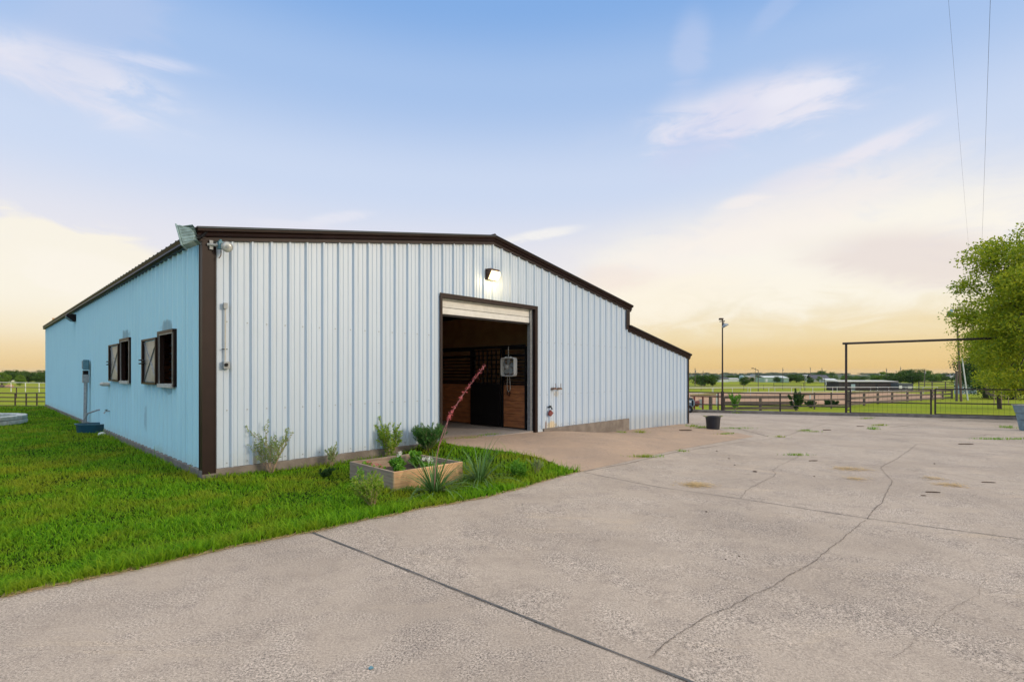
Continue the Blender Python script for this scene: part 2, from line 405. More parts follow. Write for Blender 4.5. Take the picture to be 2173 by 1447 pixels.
M['glass'] = mat('lens_glass', (.55,.58,.56), .12, spec=.9, var=.25, vscale=40)
M['bulb'] = mat('lit_lens', (.9,.8,.55), .3, emis=((1,.74,.34), 2.6))
M['cedar'] = mat('cedar_board', (.78,.49,.26), .75, col2=(.62,.36,.18), vscale=2.2, vecscale=(1,1,14), bump=.25, bscale=14)
M['cedargrey'] = mat('weathered_board', (.40,.30,.21), .85, col2=(.26,.19,.135), vscale=2.5, vecscale=(1,1,12), bump=.3, bscale=14)
M['plank'] = mat('grey_fence_plank', (.17,.135,.115), .9, col2=(.11,.085,.075), vscale=4, vecscale=(1,1,6), bump=.3)
M['stallwood'] = mat('stall_boards', (.46,.18,.065), .6, col2=(.24,.085,.035), vscale=2.5, vecscale=(1,1,7), bump=.2)
M['ply'] = mat('plywood_wall', (.62,.38,.19), .7, col2=(.50,.29,.14), vscale=1.5)
M['soil'] = mat('soil', (.06,.04,.027), .95, var=.5, vscale=30, bump=.8, bscale=60)
M['straw'] = mat('straw', (.46,.29,.11), .85, island=(.70,.52,.26))
M['stick'] = mat('dead_wood', (.12,.08,.055), .9, var=.4, vscale=20)
M['stone'] = mat('pale_stone', (.62,.63,.59), .9, col2=(.40,.42,.38), vscale=7, bump=.6, bscale=20)
M['tub'] = mat('blue_tub', (.008,.075,.12), .4, var=.3, vscale=5)
M['red'] = mat('red_paint', (.20,.03,.03), .6, col2=(.13,.035,.03), vscale=12)
M['crack'] = mat('crack_fill', (.17,.138,.11), .95, var=.4, vscale=30)
M['joint'] = mat('joint_filler', (.075,.08,.082), .9, col2=(.13,.12,.11), vscale=12)
M['dirt'] = mat('arena_dirt', (.46,.265,.145), .95, col2=(.37,.22,.13), vscale=.08, glob=True, bump=.2, bscale=3)
M['rail_brown'] = M['plank']
M['lawn'] = mat('lawn_soil', (.012,.030,.005), .95, spec=.0, col2=(.03,.045,.010), vscale=7, glob=True, bump=.7, bscale=60)
M['blade'] = mat('grass_blade', (.06,.22,.006), .6, island=(.28,.52,.015), transl=.38, spec=.12, pos2=((.30,.36,.02), .8))
M['leafdk'] = mat('dark_leaf', (.025,.075,.018), .6, island=(.07,.15,.03), transl=.3, spec=.3)
M['leafbig'] = mat('tree_leaf', (.14,.24,.012), .55, island=(.56,.58,.03), transl=.45, spec=.3)
M['leaffar'] = mat('far_leaf', (.035,.09,.016), .8, island=(.11,.19,.03), transl=.2, spec=.2)
M['leaffar2'] = mat('far_leaf_light', (.08,.18,.02), .8, island=(.20,.29,.04), transl=.2, spec=.2)
M['leafgrey'] = mat('grey_green_leaf', (.20,.30,.09), .65, island=(.40,.48,.20), transl=.4, spec=.3)
M['leafmid'] = mat('garden_leaf', (.07,.25,.02), .55, island=(.26,.50,.04), transl=.3, spec=.4)
M['leafyel'] = mat('yellow_green_leaf', (.16,.34,.03), .6, island=(.42,.50,.06), transl=.4, spec=.3)
M['rosemary'] = mat('needle_leaf', (.04,.14,.025), .6, island=(.12,.28,.05), transl=.2, spec=.3)
M['yucca'] = mat('yucca_leaf', (.045,.13,.022), .5, island=(.15,.26,.07), transl=.1, spec=.3)
M['bark'] = mat('bark', (.09,.065,.05), .95, var=.5, vscale=9, bump=.7, bscale=20, vecscale=(1,1,.3))
M['twig'] = mat('pale_twig', (.46,.33,.22), .9, var=.3, vscale=12)
M['pinkfl'] = mat('pink_flower', (.62,.10,.12), .6, island=(.75,.22,.22), transl=.3)
M['stalk'] = mat('pink_stalk', (.36,.16,.15), .7)
M['whitefl'] = mat('white_flower', (.8,.78,.7), .6, transl=.3)
M['rope'] = mat('rope_handle', (.26,.27,.10), .8, var=.3)
M['cart'] = mat('pale_blue_metal', (.20,.29,.33), .45, var=.3, vscale=6)
M['cartdk'] = mat('dark_blue_metal', (.06,.08,.10), .5, var=.3, vscale=2)
M['cable'] = mat('cable', (.03,.03,.035), .7)
M['darkshed'] = mat('dark_shed_wall', (.035,.03,.035), .8, var=.3, vscale=.8)
M['stallshade'] = mat('shed_boards', (.06,.045,.045), .9, var=.4, vscale=2)
M['paleblue'] = mat('pale_blue_wall', (.32,.45,.50), .5, var=.15, vscale=1)
M['palegreen'] = mat('pale_green_wall', (.33,.45,.36), .6, var=.1)
M['greendk'] = mat('green_door', (.22,.34,.28), .6)
M['greyroof'] = mat('grey_roof', (.09,.09,.11), .8, var=.2)
M['tanwall'] = mat('tan_wall', (.40,.31,.22), .8, var=.2)
def fieldmat():
    m = bpy.data.materials.new('field_grass'); m.use_nodes = True; n = NT(m.node_tree); bs = n.n['Principled BSDF']
    p = n.node('ShaderNodeNewGeometry').outputs['Position']
    a = n.noise(p, .035, 5, .6); b_ = n.noise(p, .4, 5, .65); c_ = n.noise(p, 9, 4, .7)
    c = n.mix(n.sstep(a, .35, .65), (.245,.285,.010,1), (.31,.29,.03,1))
    c = n.mix(n.m('MULTIPLY', n.sstep(b_, .4, .7), .6), c, (.16,.26,.010,1))
    c = n.mix(n.m('MULTIPLY', n.sstep(c_, .45, .7), .45), c, (.10,.20,.012,1))
    sp = n.node('ShaderNodeSeparateXYZ'); n.l.new(p, sp.inputs[0])
    far = n.sstep(sp.outputs[1], 500, 1300)
    wood = n.ramp(n.noise(p, .012, 6, .7), [(.36, (.02,.045,.02,1)), (.5, (.04,.075,.03,1)), (.62, (.10,.12,.07,1))])
    c = n.mix(far, c, wood)
    n.l.new(c, bs.inputs['Base Color']); bs.inputs['Roughness'].default_value = .95; bs.inputs['Specular IOR Level'].default_value = .1
    b = n.node('ShaderNodeBump'); b.inputs['Strength'].default_value = .6; b.inputs['Distance'].default_value = .05
    n.l.new(c_, b.inputs['Height']); n.l.new(b.outputs[0], bs.inputs['Normal'])
    return m
M['field'] = fieldmat()

# ------------------------------------------------------------------ ground sheets
def make_ground():
    rad = [0.0]+list(np.geomspace(1.0, 60, 60))+list(np.geomspace(64, 5000, 66)); n = 240
    V = [(0, 0, terr(0, 0)-.06)]
    for r in rad[1:]:
        for k in range(n):
            a = 2*math.pi*k/n; x, y = r*math.sin(a), r*math.cos(a)
            z = terr(x, y)-.06*(1-sstepf(r, 45, 60))
            if r > 2200: z += 3.0*math.sin(x*.004+1)*math.sin(y*.002)
            V.append((x, y, z))
    Fc = [(0, 1+k, 1+(k+1) % n) for k in range(n)]
    for i in range(len(rad)-2):
        for k in range(n):
            a = 1+i*n+k; b = 1+i*n+(k+1) % n; Fc.append((a, a+n, b+n, b))
    mb = MB(); mb.v = V; mb.f = Fc
    return tag(mb.build('ground', M['field'], smooth=True), kind='structure')
make_ground()
def sheet(name, poly, m, dz, step=.5, parent=None):
    bm = bmesh.new(); vs = [bm.verts.new((p[0], p[1], 0)) for p in poly]; f = bm.faces.new(vs)
    xs = [p[0] for p in poly]; ys = [p[1] for p in poly]
    for ax, lo, hi in ((0, min(xs), max(xs)), (1, min(ys), max(ys))):
        c = math.ceil(lo/step)*step
        while c < hi:
            co = (c, 0, 0) if ax == 0 else (0, c, 0); no = (1, 0, 0) if ax == 0 else (0, 1, 0)
            bmesh.ops.bisect_plane(bm, geom=bm.verts[:]+bm.edges[:]+bm.faces[:], plane_co=co, plane_no=no, dist=1e-5)
            c += step
    for v in bm.verts: v.co.z = terr(v.co.x, v.co.y)+dz
    bmesh.ops.recalc_face_normals(bm, faces=bm.faces[:])
    me = bpy.data.meshes.new(name); bm.to_mesh(me); bm.free()
    if me.polygons and me.polygons[0].normal.z < 0: me.flip_normals()
    me.materials.append(m); o = bpy.data.objects.new(name, me); COL.objects.link(o)
    if parent: o.parent = parent
    return o
EDGE_PX = [(0,1268),(60,1254),(148,1236),(240,1217),(335,1197),(410,1180),(493,1161),(560,1148),(644,1132),(700,1121),(784,1101),(834,1093),(890,1080),(953,1070),(1000,1061),(1031,1056),(1070,1045),(1103,1037),(1147,1023),(1190,1011),(1234,1000)]
EDGE = [gp(*p) for p in EDGE_PX]
TOPE = [gp(*p) for p in [(1201,994.5),(1172,981),(1147,972),(1110,964),(1079,959),(1020,951),(975,946),(948,940)]]
def wob(pts):
    out = []
    for i, p in enumerate(pts):
        out.append((p.x, p.y))
        if i < len(pts)-1:
            q = pts[i+1]
            for k in (1, 2, 3): out.append((p.x+(q.x-p.x)*k/4+random.uniform(-.012,.012), p.y+(q.y-p.y)*k/4+random.uniform(-.018,.018)))
    return out
EDGEW = wob(EDGE); TOPW = wob(TOPE)
door_l = bp(4.62, 0, 0); lean = bp(16.75, .0, 0)
K0 = Vector((4.0, 30.9, 0)); K1 = Vector((10.4, 29.0, 0)); K2 = Vector((17.5, 26.9, 0)); K3 = Vector((24.1, 24.3, 0)); K4 = Vector((45, 16.1, 0))
lawn_poly = [(-20, -9), (-9, -1.1)]+EDGEW+[(p[0], p[1]) for p in TOPW]+[tuple(bp(4.75, .0, 0)[:2]), tuple(bp(4.75, -1, 0)[:2]), tuple(bp(0.5, -1, 0)[:2]), tuple(bp(.5, -24.0, 0)[:2]), (-20, 26.3), (-34, 25.3), (-60, 24)]
tag(sheet('lawn', lawn_poly, M['lawn'], -.012, 1.0), kind='structure')
drive_poly = [(-9, -1.1)]+EDGEW+TOPW+[tuple(bp(4.70, .0, 0)[:2]), tuple(bp(4.7, -.8, 0)[:2]), tuple(bp(16.2, -.8, 0)[:2]), tuple(bp(16.2, -24, 0)[:2]),(2.0,31.5), tuple(K1[:2]), tuple(K2[:2]), tuple(K3[:2]), tuple(K4[:2]), (45, -9), (-20, -9)]
driveway = tag(sheet('driveway', drive_poly, M['concrete'], 0, .5), kind='structure')
APR = [gp(*p) for p in [(1234,1000),(1290,988),(1356,973),(1420,958),(1500,943),(1600,926),(1560,918),(1520,912),(1470,905)]]
apron_poly = [(p.x, p.y) for p in reversed(TOPE)]+[(p.x, p.y) for p in APR]+[tuple(bp(16.6, -.5, 0)[:2]), tuple(bp(4.7, -.5, 0)[:2])]
apron = tag(sheet('apron', apron_poly, M['apron'], .004, .4), kind='structure')
tag(sheet('arena_dirt', [tuple(gp(*p)[:2]) for p in [(1380,857),(1600,858),(1800,858),(1900,853),(1960,848),(2012,845),(1990,837),(1900,834),(1800,832.5),(1600,832.5),(1380,833)]], M['dirt'], .02, 4), kind='structure')

# strips on the paving: joints and cracks
def strip(name, pts, w, m, dz=.006, jag=0, parent=None, taper=False, st=.12):
    P = []
    for i in range(len(pts)-1):
        a, b = pts[i], pts[i+1]; n = max(1, int((b-a).length/(.05 if jag > .005 else .12)))
        for k in range(n): P.append(a.lerp(b, k/n))
    P.append(pts[-1]); mb = MB(); vs = []
    off = 0
    for i, p in enumerate(P):
        d = (P[min(i+1, len(P)-1)]-P[max(i-1, 0)]); d.z = 0; d.normalize(); nrm = Vector((-d.y, d.x, 0))
        off = off*.75+random.uniform(-jag, jag); ww = w*random.uniform(.55, 1.3) if jag else w*random.uniform(.92, 1.08)
        if taper: ww *= math.sin(math.pi*min(1, max(.06, (i+.5)/len(P))))**.5
        for sgn in (-1, 1):
            q = p+nrm*(off+sgn*ww/2); vs.append((q.x, q.y, terr(q.x, q.y)+dz))
    mb.add(vs, [(2*i, 2*i+1, 2*i+3, 2*i+2) for i in range(len(P)-1)])
    return mb.build(name, m, parent)
def G(*pp): return [gp(*p) for p in pp]
strip('expansion_joint', G((655,1127),(765,1170),(930,1236),(1100,1304),(1300,1383),(1500,1460)), .017, M['joint'], jag=.0008, parent=driveway)
strip('expansion_joint', G((1240,1002),(1400,1034),(1570,1058),(1840,1100),(2200,1148)), .012, M['joint'], jag=.0008, parent=driveway)
strip('expansion_joint', G((1420,958),(1600,970),(1850,987),(2200,1028)), .010, M['crack'], jag=.001, parent=driveway)
strip('expansion_joint', G((1500,911),(1640,912),(1745,917),(1900,923),(2200,937)), .022, M['crack'], jag=.006, parent=driveway)
strip('expansion_joint', G((1236,1001),(1330,984),(1430,960),(1560,940),(1660,928),(1700,914),(1760,896),(1800,888)), .014, M['crack'], jag=.004, parent=driveway)
strip('crack', G((1840,1102),(1870,1065),(1878,1050),(1890,1028),(1892,1018),(1876,1003),(1868,992),(1900,975),(1930,955),(1945,943)), .007, M['crack'], jag=.009, parent=driveway)
strip('crack', G((1372,1396),(1420,1362),(1500,1310),(1580,1272),(1650,1235),(1720,1195),(1780,1150),(1835,1104)), .005, M['crack'], jag=.009, parent=driveway)
strip('crack', G((1570,1058),(1590,1036),(1640,1012),(1646,1004),(1637,997),(1680,976),(1694,968)), .006, M['crack'], jag=.010, parent=driveway)
strip('crack', G((1890,1400),(1960,1340),(2010,1300),(2080,1260),(2100,1225)), .002, M['crack'], jag=.012, parent=driveway)
strip('crack', G((1890,906),(1930,903),(1985,905)), .04, M['crack'], jag=.02, parent=driveway)
strip('crack', G((1990,908),(2060,911),(2120,913)), .03, M['crack'], jag=.02, parent=driveway)
strip('crack', G((2000,893),(2060,892),(2110,895),(2150,896)), .10, M['crack'], jag=.05, parent=driveway)
strip('crack', G((1860,888),(1900,889),(1960,893)), .05, M['crack'], jag=.03, parent=driveway)
strip('crack', G((1560,908),(1600,918),(1630,926)), .03, M['crack'], jag=.01, parent=driveway)
strip('crack', G((2060,925),(2110,922),(2160,926)), .03, M['crack'], jag=.02, parent=driveway)
strip('crack', G((1480,893),(1530,898),(1560,903)), .03, M['crack'], jag=.012, parent=driveway)

# kerb
def kerb():
    mb = MB()
    pts = [K0, K1, K2, K3, K4]
    for a, b in zip(pts, pts[1:]):
        n = max(1, int((b-a).length/1.5))
        for k in range(n):
            p = a.lerp(b, k/n); q = a.lerp(b, (k+1)/n); p.z = terr(p.x, p.y)+.02; q.z = terr(q.x, q.y)+.02
            nn = Vector((-(q-p).y, (q-p).x, 0)).normalized()*.14
            mb.bar(p+nn, q+nn, .30, .26)
    tag(mb.build('kerb', M['footing'], bevel=.015), kind='structure')
kerb()
# ------------------------------------------------------------------ the barn
W1, W2, BL = 12.35, 16.75, 24.1; ZB = .12
ZE, ZR, ZL0, ZL1 = 3.80, 4.86, 3.12, 2.32
def zroof(s):
    if s <= W1/2: return ZE+(ZR-ZE)*s/(W1/2)
    if s <= W1: return ZR-(ZR-ZE)*(s-W1/2)/(W1/2)
    return ZL0+(ZL1-ZL0)*(s-W1)/(W2-W1)
PROF = [(0,0),(.028,.040),(.050,.040),(.078,0),(.122,0),(.130,.007),(.140,.007),(.148,0),(.220,0),(.228,.007),(.238,.007),(.246,0)]
def siding(name, P0, d, n, L, zbf, ztf, phase, ops, m, parent, extra=(), minor=1.3):
    pts = []
    k = -1
    while k*.3048+phase < L+.3:
        for (a, h) in PROF: pts.append((k*.3048+phase+a, h if h > .02 else h*minor))
        k += 1
    xs = [p[0] for p in pts]; hs = [p[1] for p in pts]
    cuts = sorted(set([0, L]+[round(o[0], 4) for o in ops]+[round(o[1], 4) for o in ops]+list(extra)))
    allx = sorted(set([x for x in xs if 0 < x < L]+cuts))
    h = np.interp(allx, xs, hs); mb = MB()
    def P(x, hh, z): v = P0+d*x+n*hh; return (v.x, v.y, z)
    for i in range(len(allx)-1):
        a, b = allx[i], allx[i+1]; c = (a+b)/2
        segs = [(zbf(c), None)]
        for (oa, ob, za, zb) in ops:
            if oa < c < ob:
                segs = ([(zbf(c), za)] if za > zbf(c)+.01 else [])+[(zb, None)]
        for z0, z1 in segs:
            za_, zb_ = (ztf(a), ztf(b)) if z1 is None else (z1, z1)
            mb.add([P(a, h[i], z0), P(b, h[i+1], z0), P(b, h[i+1], zb_), P(a, h[i], za_)], [(0,1,2,3)])
    return mb.build(name, m, parent)
barn = thing('metal_barn', 'long low metal barn with ribbed pale walls, brown trim and an open roll-up door', 'barn', tuple(C))
sDL, zDT = wf(936, 628); sDR, _ = wf(1133, 655); zDT = 3.28
ws1 = [ws(376.5, 697.7), ws(343, 815)]; ws2 = [ws(281.7, 715.6), ws(260.5, 806)]
def win_t(pl, pr): return ws(pl, 750)[0], ws(pr, 750)[0]
wins = []
for (pl, pm, pr, yt, yb) in ((312, 343, 376.5, 697.7, 821), (240, 261, 281.7, 715.6, 812.8)):
    wins.append((-ws(pr, 750)[0], -ws(pm, 750)[0], -ws(pl, 750)[0], ws(pr, yt)[1], ws(pr, yb)[1]))
siding('front_wall', bp(0, 0, 0), DS, DN, W1, lambda s: ZB if s < sDR+.32 and s > 0 else ZB, lambda s: zroof(s)-.06, .344, [(sDL, sDR, 0, zDT)], M['siding'], barn, extra=(round(W1/2, 4),))
o = siding('lean_to_wall', bp(W1, 0.004, 0), DS, DN, W2-W1, lambda s: -.42, lambda s: zroof(W1+s+1e-6)-.05, .10, [], M['siding'], barn)
opsL = [(w[0]+.03, w[1], w[4]+.03, w[3]-.03) for w in wins]
siding('side_wall', bp(0, 0, 0), -DN, -DS, BL, lambda s: ZB, lambda s: ZE-.05, .10, opsL, M['siding_bluelit'], barn, minor=2.4)
siding('rear_wall', bp(0, -BL, 0), DS, -DN, W2, lambda s: -.5, lambda s: (zroof(s)-.06), .1, [], M['siding'], barn, extra=(round(W1/2, 4), W1))
siding('far_side_wall', bp(W2, 0, 0), -DN, DS, BL, lambda s: -.5, lambda s: ZL1-.05, .1, [], M['siding'], barn)
mb = MB(); mb.obox(bp(W1, -BL/2, (ZL0+ZE)/2), DS, DN, Vector((0,0,1)), .02, BL/2-.02, (ZE-ZL0)/2-.05); mb.build('step_wall', M['siding'], barn)
# little strip of siding that reaches the floor right of the door
mb = MB(); mb.bbox(sDR+.06, sDR+.34, .001, .012, -.12, ZB); mb.build('wall_skirt', M['siding'], barn)
# roofs
def roof(name, s0, s1, z0, z1, ov0=0, ov1=0):
    mb = MB(); d = (bp(s1, 0, z1)-bp(s0, 0, z0)); L = d.length; d.normalize(); up = d.cross(DN); up = up if up.z > 0 else -up
    xs = []; x = -.06
    while x < BL+.06:
        for (a, h) in PROF[:4]+[(.3048, 0)]: xs.append((x+a, h*.6))
        x += .3048
    P0 = bp(s0, .08, z0)-d*ov0; P1 = bp(s1, .08, z1)+d*ov1; vs = []
    for (a, h) in xs: vs += [P0-DN*a+up*(h+.012), P1-DN*a+up*(h+.012)]
    mb.add(vs, [(2*i, 2*i+1, 2*i+3, 2*i+2) for i in range(len(xs)-1)])
    return mb.build(name, M['roof'], barn)
roof('roof', 0, W1/2, ZE, ZR, .12); roof('roof', W1, W1/2, ZE, ZR, .16); roof('roof', W2, W1, ZL1, ZL0, .16)
mb = MB(); mb.tube([bp(W1/2, .09, ZR+.03), bp(W1/2, -BL, ZR+.03)], .05, 6); mb.build('ridge_cap', M['brown'], barn)
# rake trim (sculpted) along the gable edges
def rake(s0, s1, ext0=0, ext1=0, T=0):
    a = bp(s0, 0, zroof(s0 if s0 > W1+.0 else s0)+.03); b = bp(s1, 0, zroof(s1)+.03)
    if s0 >= W1: a = bp(s0, 0, ZL0+.03)
    if s1 == W1: b = bp(s1, 0, ZE+.03)
    d = (b-a).normalized(); a = a-d*ext0; b = b+d*ext1; dn = d.cross(DN); dn = dn if dn.z < 0 else -dn
    prof = [(-.02,-.01),(.115,-.012),(.12,.0),(.112,.055),(.075,.068),(.062,.085),(.070,.110),(.085,.130),(.066,.142),(.040,.145),(.040,.135),(-.02,.135)]
    mb = MB(); mb.prism(prof, a, DN, dn, b-a); o = mb.build('rake_trim', M['brown'], barn)
    mb = MB(); mb.prism([(.0,.146),(.048,.146),(.050,.20),(.0,.20)], a+d*(.0 if ext0 else 0), DN, dn, (b-a)-d*.0); mb.build('rake_flashing', M['brown'], barn)
rake(0, W1/2, .13, 0); rake(W1/2, W1, 0, .17); rake(W1+.02, W2, 0, .17)
mb = MB(); mb.bbox(W1-.16, W1+.03, .036, .052, ZL0-.10, ZE-.17); mb.bbox(W1+.03, W1+.046, -.1, .052, ZL0-.10, ZE-.17); mb.build('step_trim', M['brown'], barn)
mb = MB(); mb.bbox(W2-.05, W2+.035, .037, .050, -.42, ZL1-.10); mb.bbox(W2+.035, W2+.05, -.12, .050, -.42, ZL1-.10); mb.build('corner_trim', M['brown'], barn)
# near corner trim: flat cap with folded edges
mb = MB(); zt = ZE-.17
mb.bbox(-.030, .135, .038, .046, .06, zt); mb.bbox(-.044, -.030, -.10, .046, .06, zt)
mb.bbox(.122, .146, .046, .053, .06, zt); mb.bbox(-.050, -.044, -.11, -.085, .06, zt)
mb.build('corner_trim', M['brown'], barn)
# eave trim on the long side
mb = MB(); mb.prism([(0,-.02),(.10,-.02),(.12,.01),(.10,.06),(.12,.11),(.08,.14),(0,.14)], bp(0, .06, ZE+.0), -DS, Vector((0,0,-1)), -DN*(BL+.12)); mb.build('eave_trim', M['brown'], barn)
mb = MB(); mb.bbox(-.02, .12, .0, .05, ZE-.10, ZE+.02); mb.build('eave_cap', M['brown'], barn)
# screws
def screws(rows, s0, s1, mname='galv'):
    mb = MB(); 
    for z in rows:
        k = 0
        while .344+.3048*k < s1:
            s = .344+.3048*k-.03
            if s > s0 and not (sDL-.02 < s < sDR+.02 and z < zDT) and z < zroof(s)-.3: mb.bbox(s-.008, s+.008, 0, .008, z-.008, z+.008)
            k += 1
    return mb
tag(screws((.19, 1.02, 2.42), .2, W1).build('screws', M['greypaint'], barn), kind='stuff')
mb = MB()
for z in (.2, 1.25, 2.45):
    for k in range(78):
        t = -(.06+.3048*k); 
        if not any(w[0]-.1 < -t < w[2]+.1 and w[4]-.1 < z < w[3]+.1 for w in wins): mb.bbox(-.008, 0, t-.009, t+.009, z-.009, z+.009)
tag(mb.build('screws', M['greypaint'], barn), kind='stuff')
mb = MB()
for k in range(1, 26):
    t = -(.10+.9144*k)+.012
    if not any(w[0]-.1 < -t < w[2]+.1 for w in wins): mb.bbox(-.004, .0, t-.004, t+.004, ZB, ZE-.12)
mb.build('panel_laps', M['siding_lap'], barn)
# footing
mb = MB(); mb.bbox(-.05, .30, -BL, .0, -.6, ZB-.005); mb.build('footing', M['footing'], barn, bevel=.01)
for a_ in ((-.05, sDL-.02), (sDR+.36, W1+.03)):
    mb = MB(); mb.bbox(*a_, .003, .042, -.6, ZB-.003); mb.build('footing', M['footing'], barn, bevel=.012)
# interior floor and walls
mb = MB(); mb.bbox(.1, W2-.1, -BL+.1, -.02, -.5, .088); mb.build('floor', M['floor'], barn)
mb = MB(); mb.bbox(12.0, 12.1, -BL+.2, -.1, .09, 3.6); mb.bbox(.2, 12, -BL+.2, -BL+.3, .09, 4.2); mb.build('inner_wall', M['ply'], barn)
mb = MB(); z = .12
while z < 3.3: mb.bbox(.12, 3.4, -1.18, -1.14, z, z+.20); z += .215
mb.build('board_lining', M['stallwood'], barn)
mb = MB(); z = .12
while z < 3.3: mb.bbox(.12, 3.4, -8.2, -8.16, z, z+.20); z += .215
mb.build('board_lining', M['stallwood'], barn)
mb = MB(); mb.bbox(3.4, 3.45, -8.2, -1.1, .1, 3.4); mb.build('board_lining', M['stallwood'], barn)
mb = MB()
for k in range(5):
    t = -1.5-k*5
    mb.bbox(.1, W1-.1, t-.08, t+.08, 3.45, 3.65); mb.bbox(4.2, 4.4, t-.1, t+.1, .09, 3.5)
mb.build('frame_beam', M['dark'], barn)
# door surround, curtain and guides
mb = MB(); mb.bbox(sDL-.06, sDR+.10, .036, .052, zDT-.02, zDT+.07); mb.bbox(sDL-.06, sDR+.1, -.22, .036, zDT-.02, zDT-.006); mb.build('door_header', M['brown'], barn)
for (a, b, c, d) in ((sDL-.06, sDL, sDL-.012, sDL), (sDR, sDR+.10, sDR, sDR+.012)):
    mb = MB(); mb.bbox(a, b, .036, .052, .03, zDT-.02); mb.bbox(c, d, -.22, .036, .03, zDT-.02); mb.build('door_jamb', M['brown'], barn)
door = thing('roll_up_door', None, None); door.parent = barn
zc0 = wf(1000, 673, -.12)[1]
mb = MB(); z = zc0; 
while z < zDT+.02:
    mb.prism([(-.125,0),(-.100,.008),(-.096,.075),(-.100,.142),(-.125,.15)], bp(sDL+.03, 0, z), DN, Vector((0,0,1)), DS*(sDR-sDL-.10)); z += .153
mb.build('curtain', M['white'], door)
mb = MB(); mb.bbox(sDL+.03, sDR-.07, -.13, -.085, zc0-.045, zc0-.003); mb.build('bottom_bar', M['dark'], door)
for s in (sDL+.0, sDR-.07):
    mb = MB(); mb.bbox(s, s+.012, -.17, -.05, .09, zDT-.02); mb.bbox(s+.012, s+.07, -.062, -.05, .09, zDT-.02); mb.bbox(s+.012, s+.07, -.17, -.158, .09, zDT-.02); mb.build('guide_rail', M['galv'], door)
mb = MB(); mb.tube([bp(sDL, -.45, zDT+.05), bp(sDR, -.45, zDT+.05)], .16, 14); mb.build('coil', M['offwhite'], door)
# side windows with opened shutters
for wi, (ua, um, ub, zt_, zb_) in enumerate(wins):
    w = thing('window', None, None, tuple(bp(0, -(ua+um)/2, zb_))); w.parent = barn; w.location = bp(0, -(ua+um)/2, zb_)-C
    f = .055
    mb = MB()
    mb.bbox(-.075, .03, -um, -ua, zt_-f, zt_); mb.bbox(-.06, .03, -ua-f, -ua, zb_, zt_-f); mb.bbox(-.075, .03, -um, -um+f*1.3, zb_, zt_-f); mb.bbox(-.06, .03, -um+f*1.3, -ua-f, zb_, zb_+.03)
    mb.build('frame', M['brown'], w)
    mb = MB(); e = .018; x0, x1, q0, q1 = -um+f*1.3, -ua-f, zb_+.035, zt_-f
    mb.bbox(-.066, -.05, x1-e, x1, q0, q1); mb.bbox(-.066, -.05, x0, x1-e, q1-e, q1); mb.bbox(-.066, -.05, x0, x0+e, q0, q1-e)
    mb.build('inner_rim', M['galv'], w)
    mb = MB(); mb.bbox(-.09, .12, -um+.06, -ua-f-.01, zb_-.02, zb_+.045); mb.build('sill', M['offwhite'], w)
    mb = MB()
    for zz in np.linspace(zb_+.15, zt_-.1, 6): mb.bbox(.10, .115, x0, x1, zz-.012, zz+.012)
    mb.build('bars', M['dark'], w)
    sh = thing('shutter', None, None); sh.parent = barn; sh.location = bp(0, -(um+ub)/2, zb_)-C
    st, sb_ = zt_-.10, zb_+.02
    mb = MB(); mb.bbox(-.058, -.050, -ub+.05, -um-.05, sb_+.05, st-.05); mb.build('panel', M['shutter'], sh)
    mb = MB(); fw = .06
    mb.bbox(-.10, -.045, -ub, -ub+fw*1.3, sb_, st); mb.bbox(-.10, -.045, -um-fw, -um-.005, sb_, st); mb.bbox(-.095, -.045, -ub+fw*1.3, -um-fw, st-.035, st); mb.bbox(-.095, -.045, -ub+fw*1.3, -um-fw, sb_, sb_+.04)
    mb.build('shutter_frame', M['brown'], sh)
    mb = MB(); pm = -(ub+um)/2
    mb.bar(bp(-.064, -ub+.07, st-.05), bp(-.064, -um-.06, sb_+.05), .02, .008); mb.bar(bp(-.064, -ub+.07, sb_+.05), bp(-.064, -um-.06, st-.05), .02, .006); mb.build('brace', M['galv'], sh)
    mb = MB(); zm = (st+sb_)/2
    for dz in (-.035, .035): mb.tube([bp(-.12, -ub-.07, zm+dz), bp(-.12, -ub+.05, zm+dz), bp(-.09, -ub+.22, zm+dz*.6)], .014, 6)
    mb.build('latch', M['dark'], sh)

# ------------------------------------------------------------------ stall fronts seen through the door
sS = 7.74
def st(px): return ws(px, 800, sS)[0]
t0, t1, t2, t3 = -.30, st(1066), st(1003), st(925)
zt = 1.30; ZT = 2.32
def stall(name, ta, tb, label, boards=True, kind='bars'):
    p = thing(name, label, 'stall front', tuple(bp(sS, (ta+tb)/2, .09)), 'horse stall fronts inside the barn')
    mb = MB()
    zz = .12
    while zz < zt-.02: mb.bbox(sS, sS+.045, tb+.05, ta-.05, zz, zz+.175); zz += .182
    mb.build('boards', M['stallwood'], p, bevel=.004)
    for t in (ta-.025, tb+.025): mb = MB(); mb.bbox(sS-.03, sS+.06, t-.028, t+.028, .09, ZT); mb.build('post', M['dark'], p)
    mb = MB()
    zz = zt
    for z in (zt-.0, zt+.06, ZT-.04, ZT-.22): mb.bbox(sS-.01, sS+.04, tb+.05, ta-.05, z-.03, z+.02)
    for k in range(7):
        z = zt+.17+k*.098; mb.bbox(sS, sS+.025, tb+.05, ta-.05, z-.014, z+.014)
    mb.build('grille', M['dark'], p)
    return p
stall('stall_front', t0, t1, 'right-hand wooden stall front with black rails seen inside the open door')
stall('stall_front', t2, t2-1.5, 'wooden stall front left of the black stall door inside the barn')
stall('stall_front', t2-1.5, t2-3.6, 'deepest wooden stall front visible behind the left door jamb')
p = thing('stall_door', 'black sliding stall door with a lattice upper half inside the barn', 'stall door', tuple(bp(sS-.06, (t1+t2)/2, .1)))
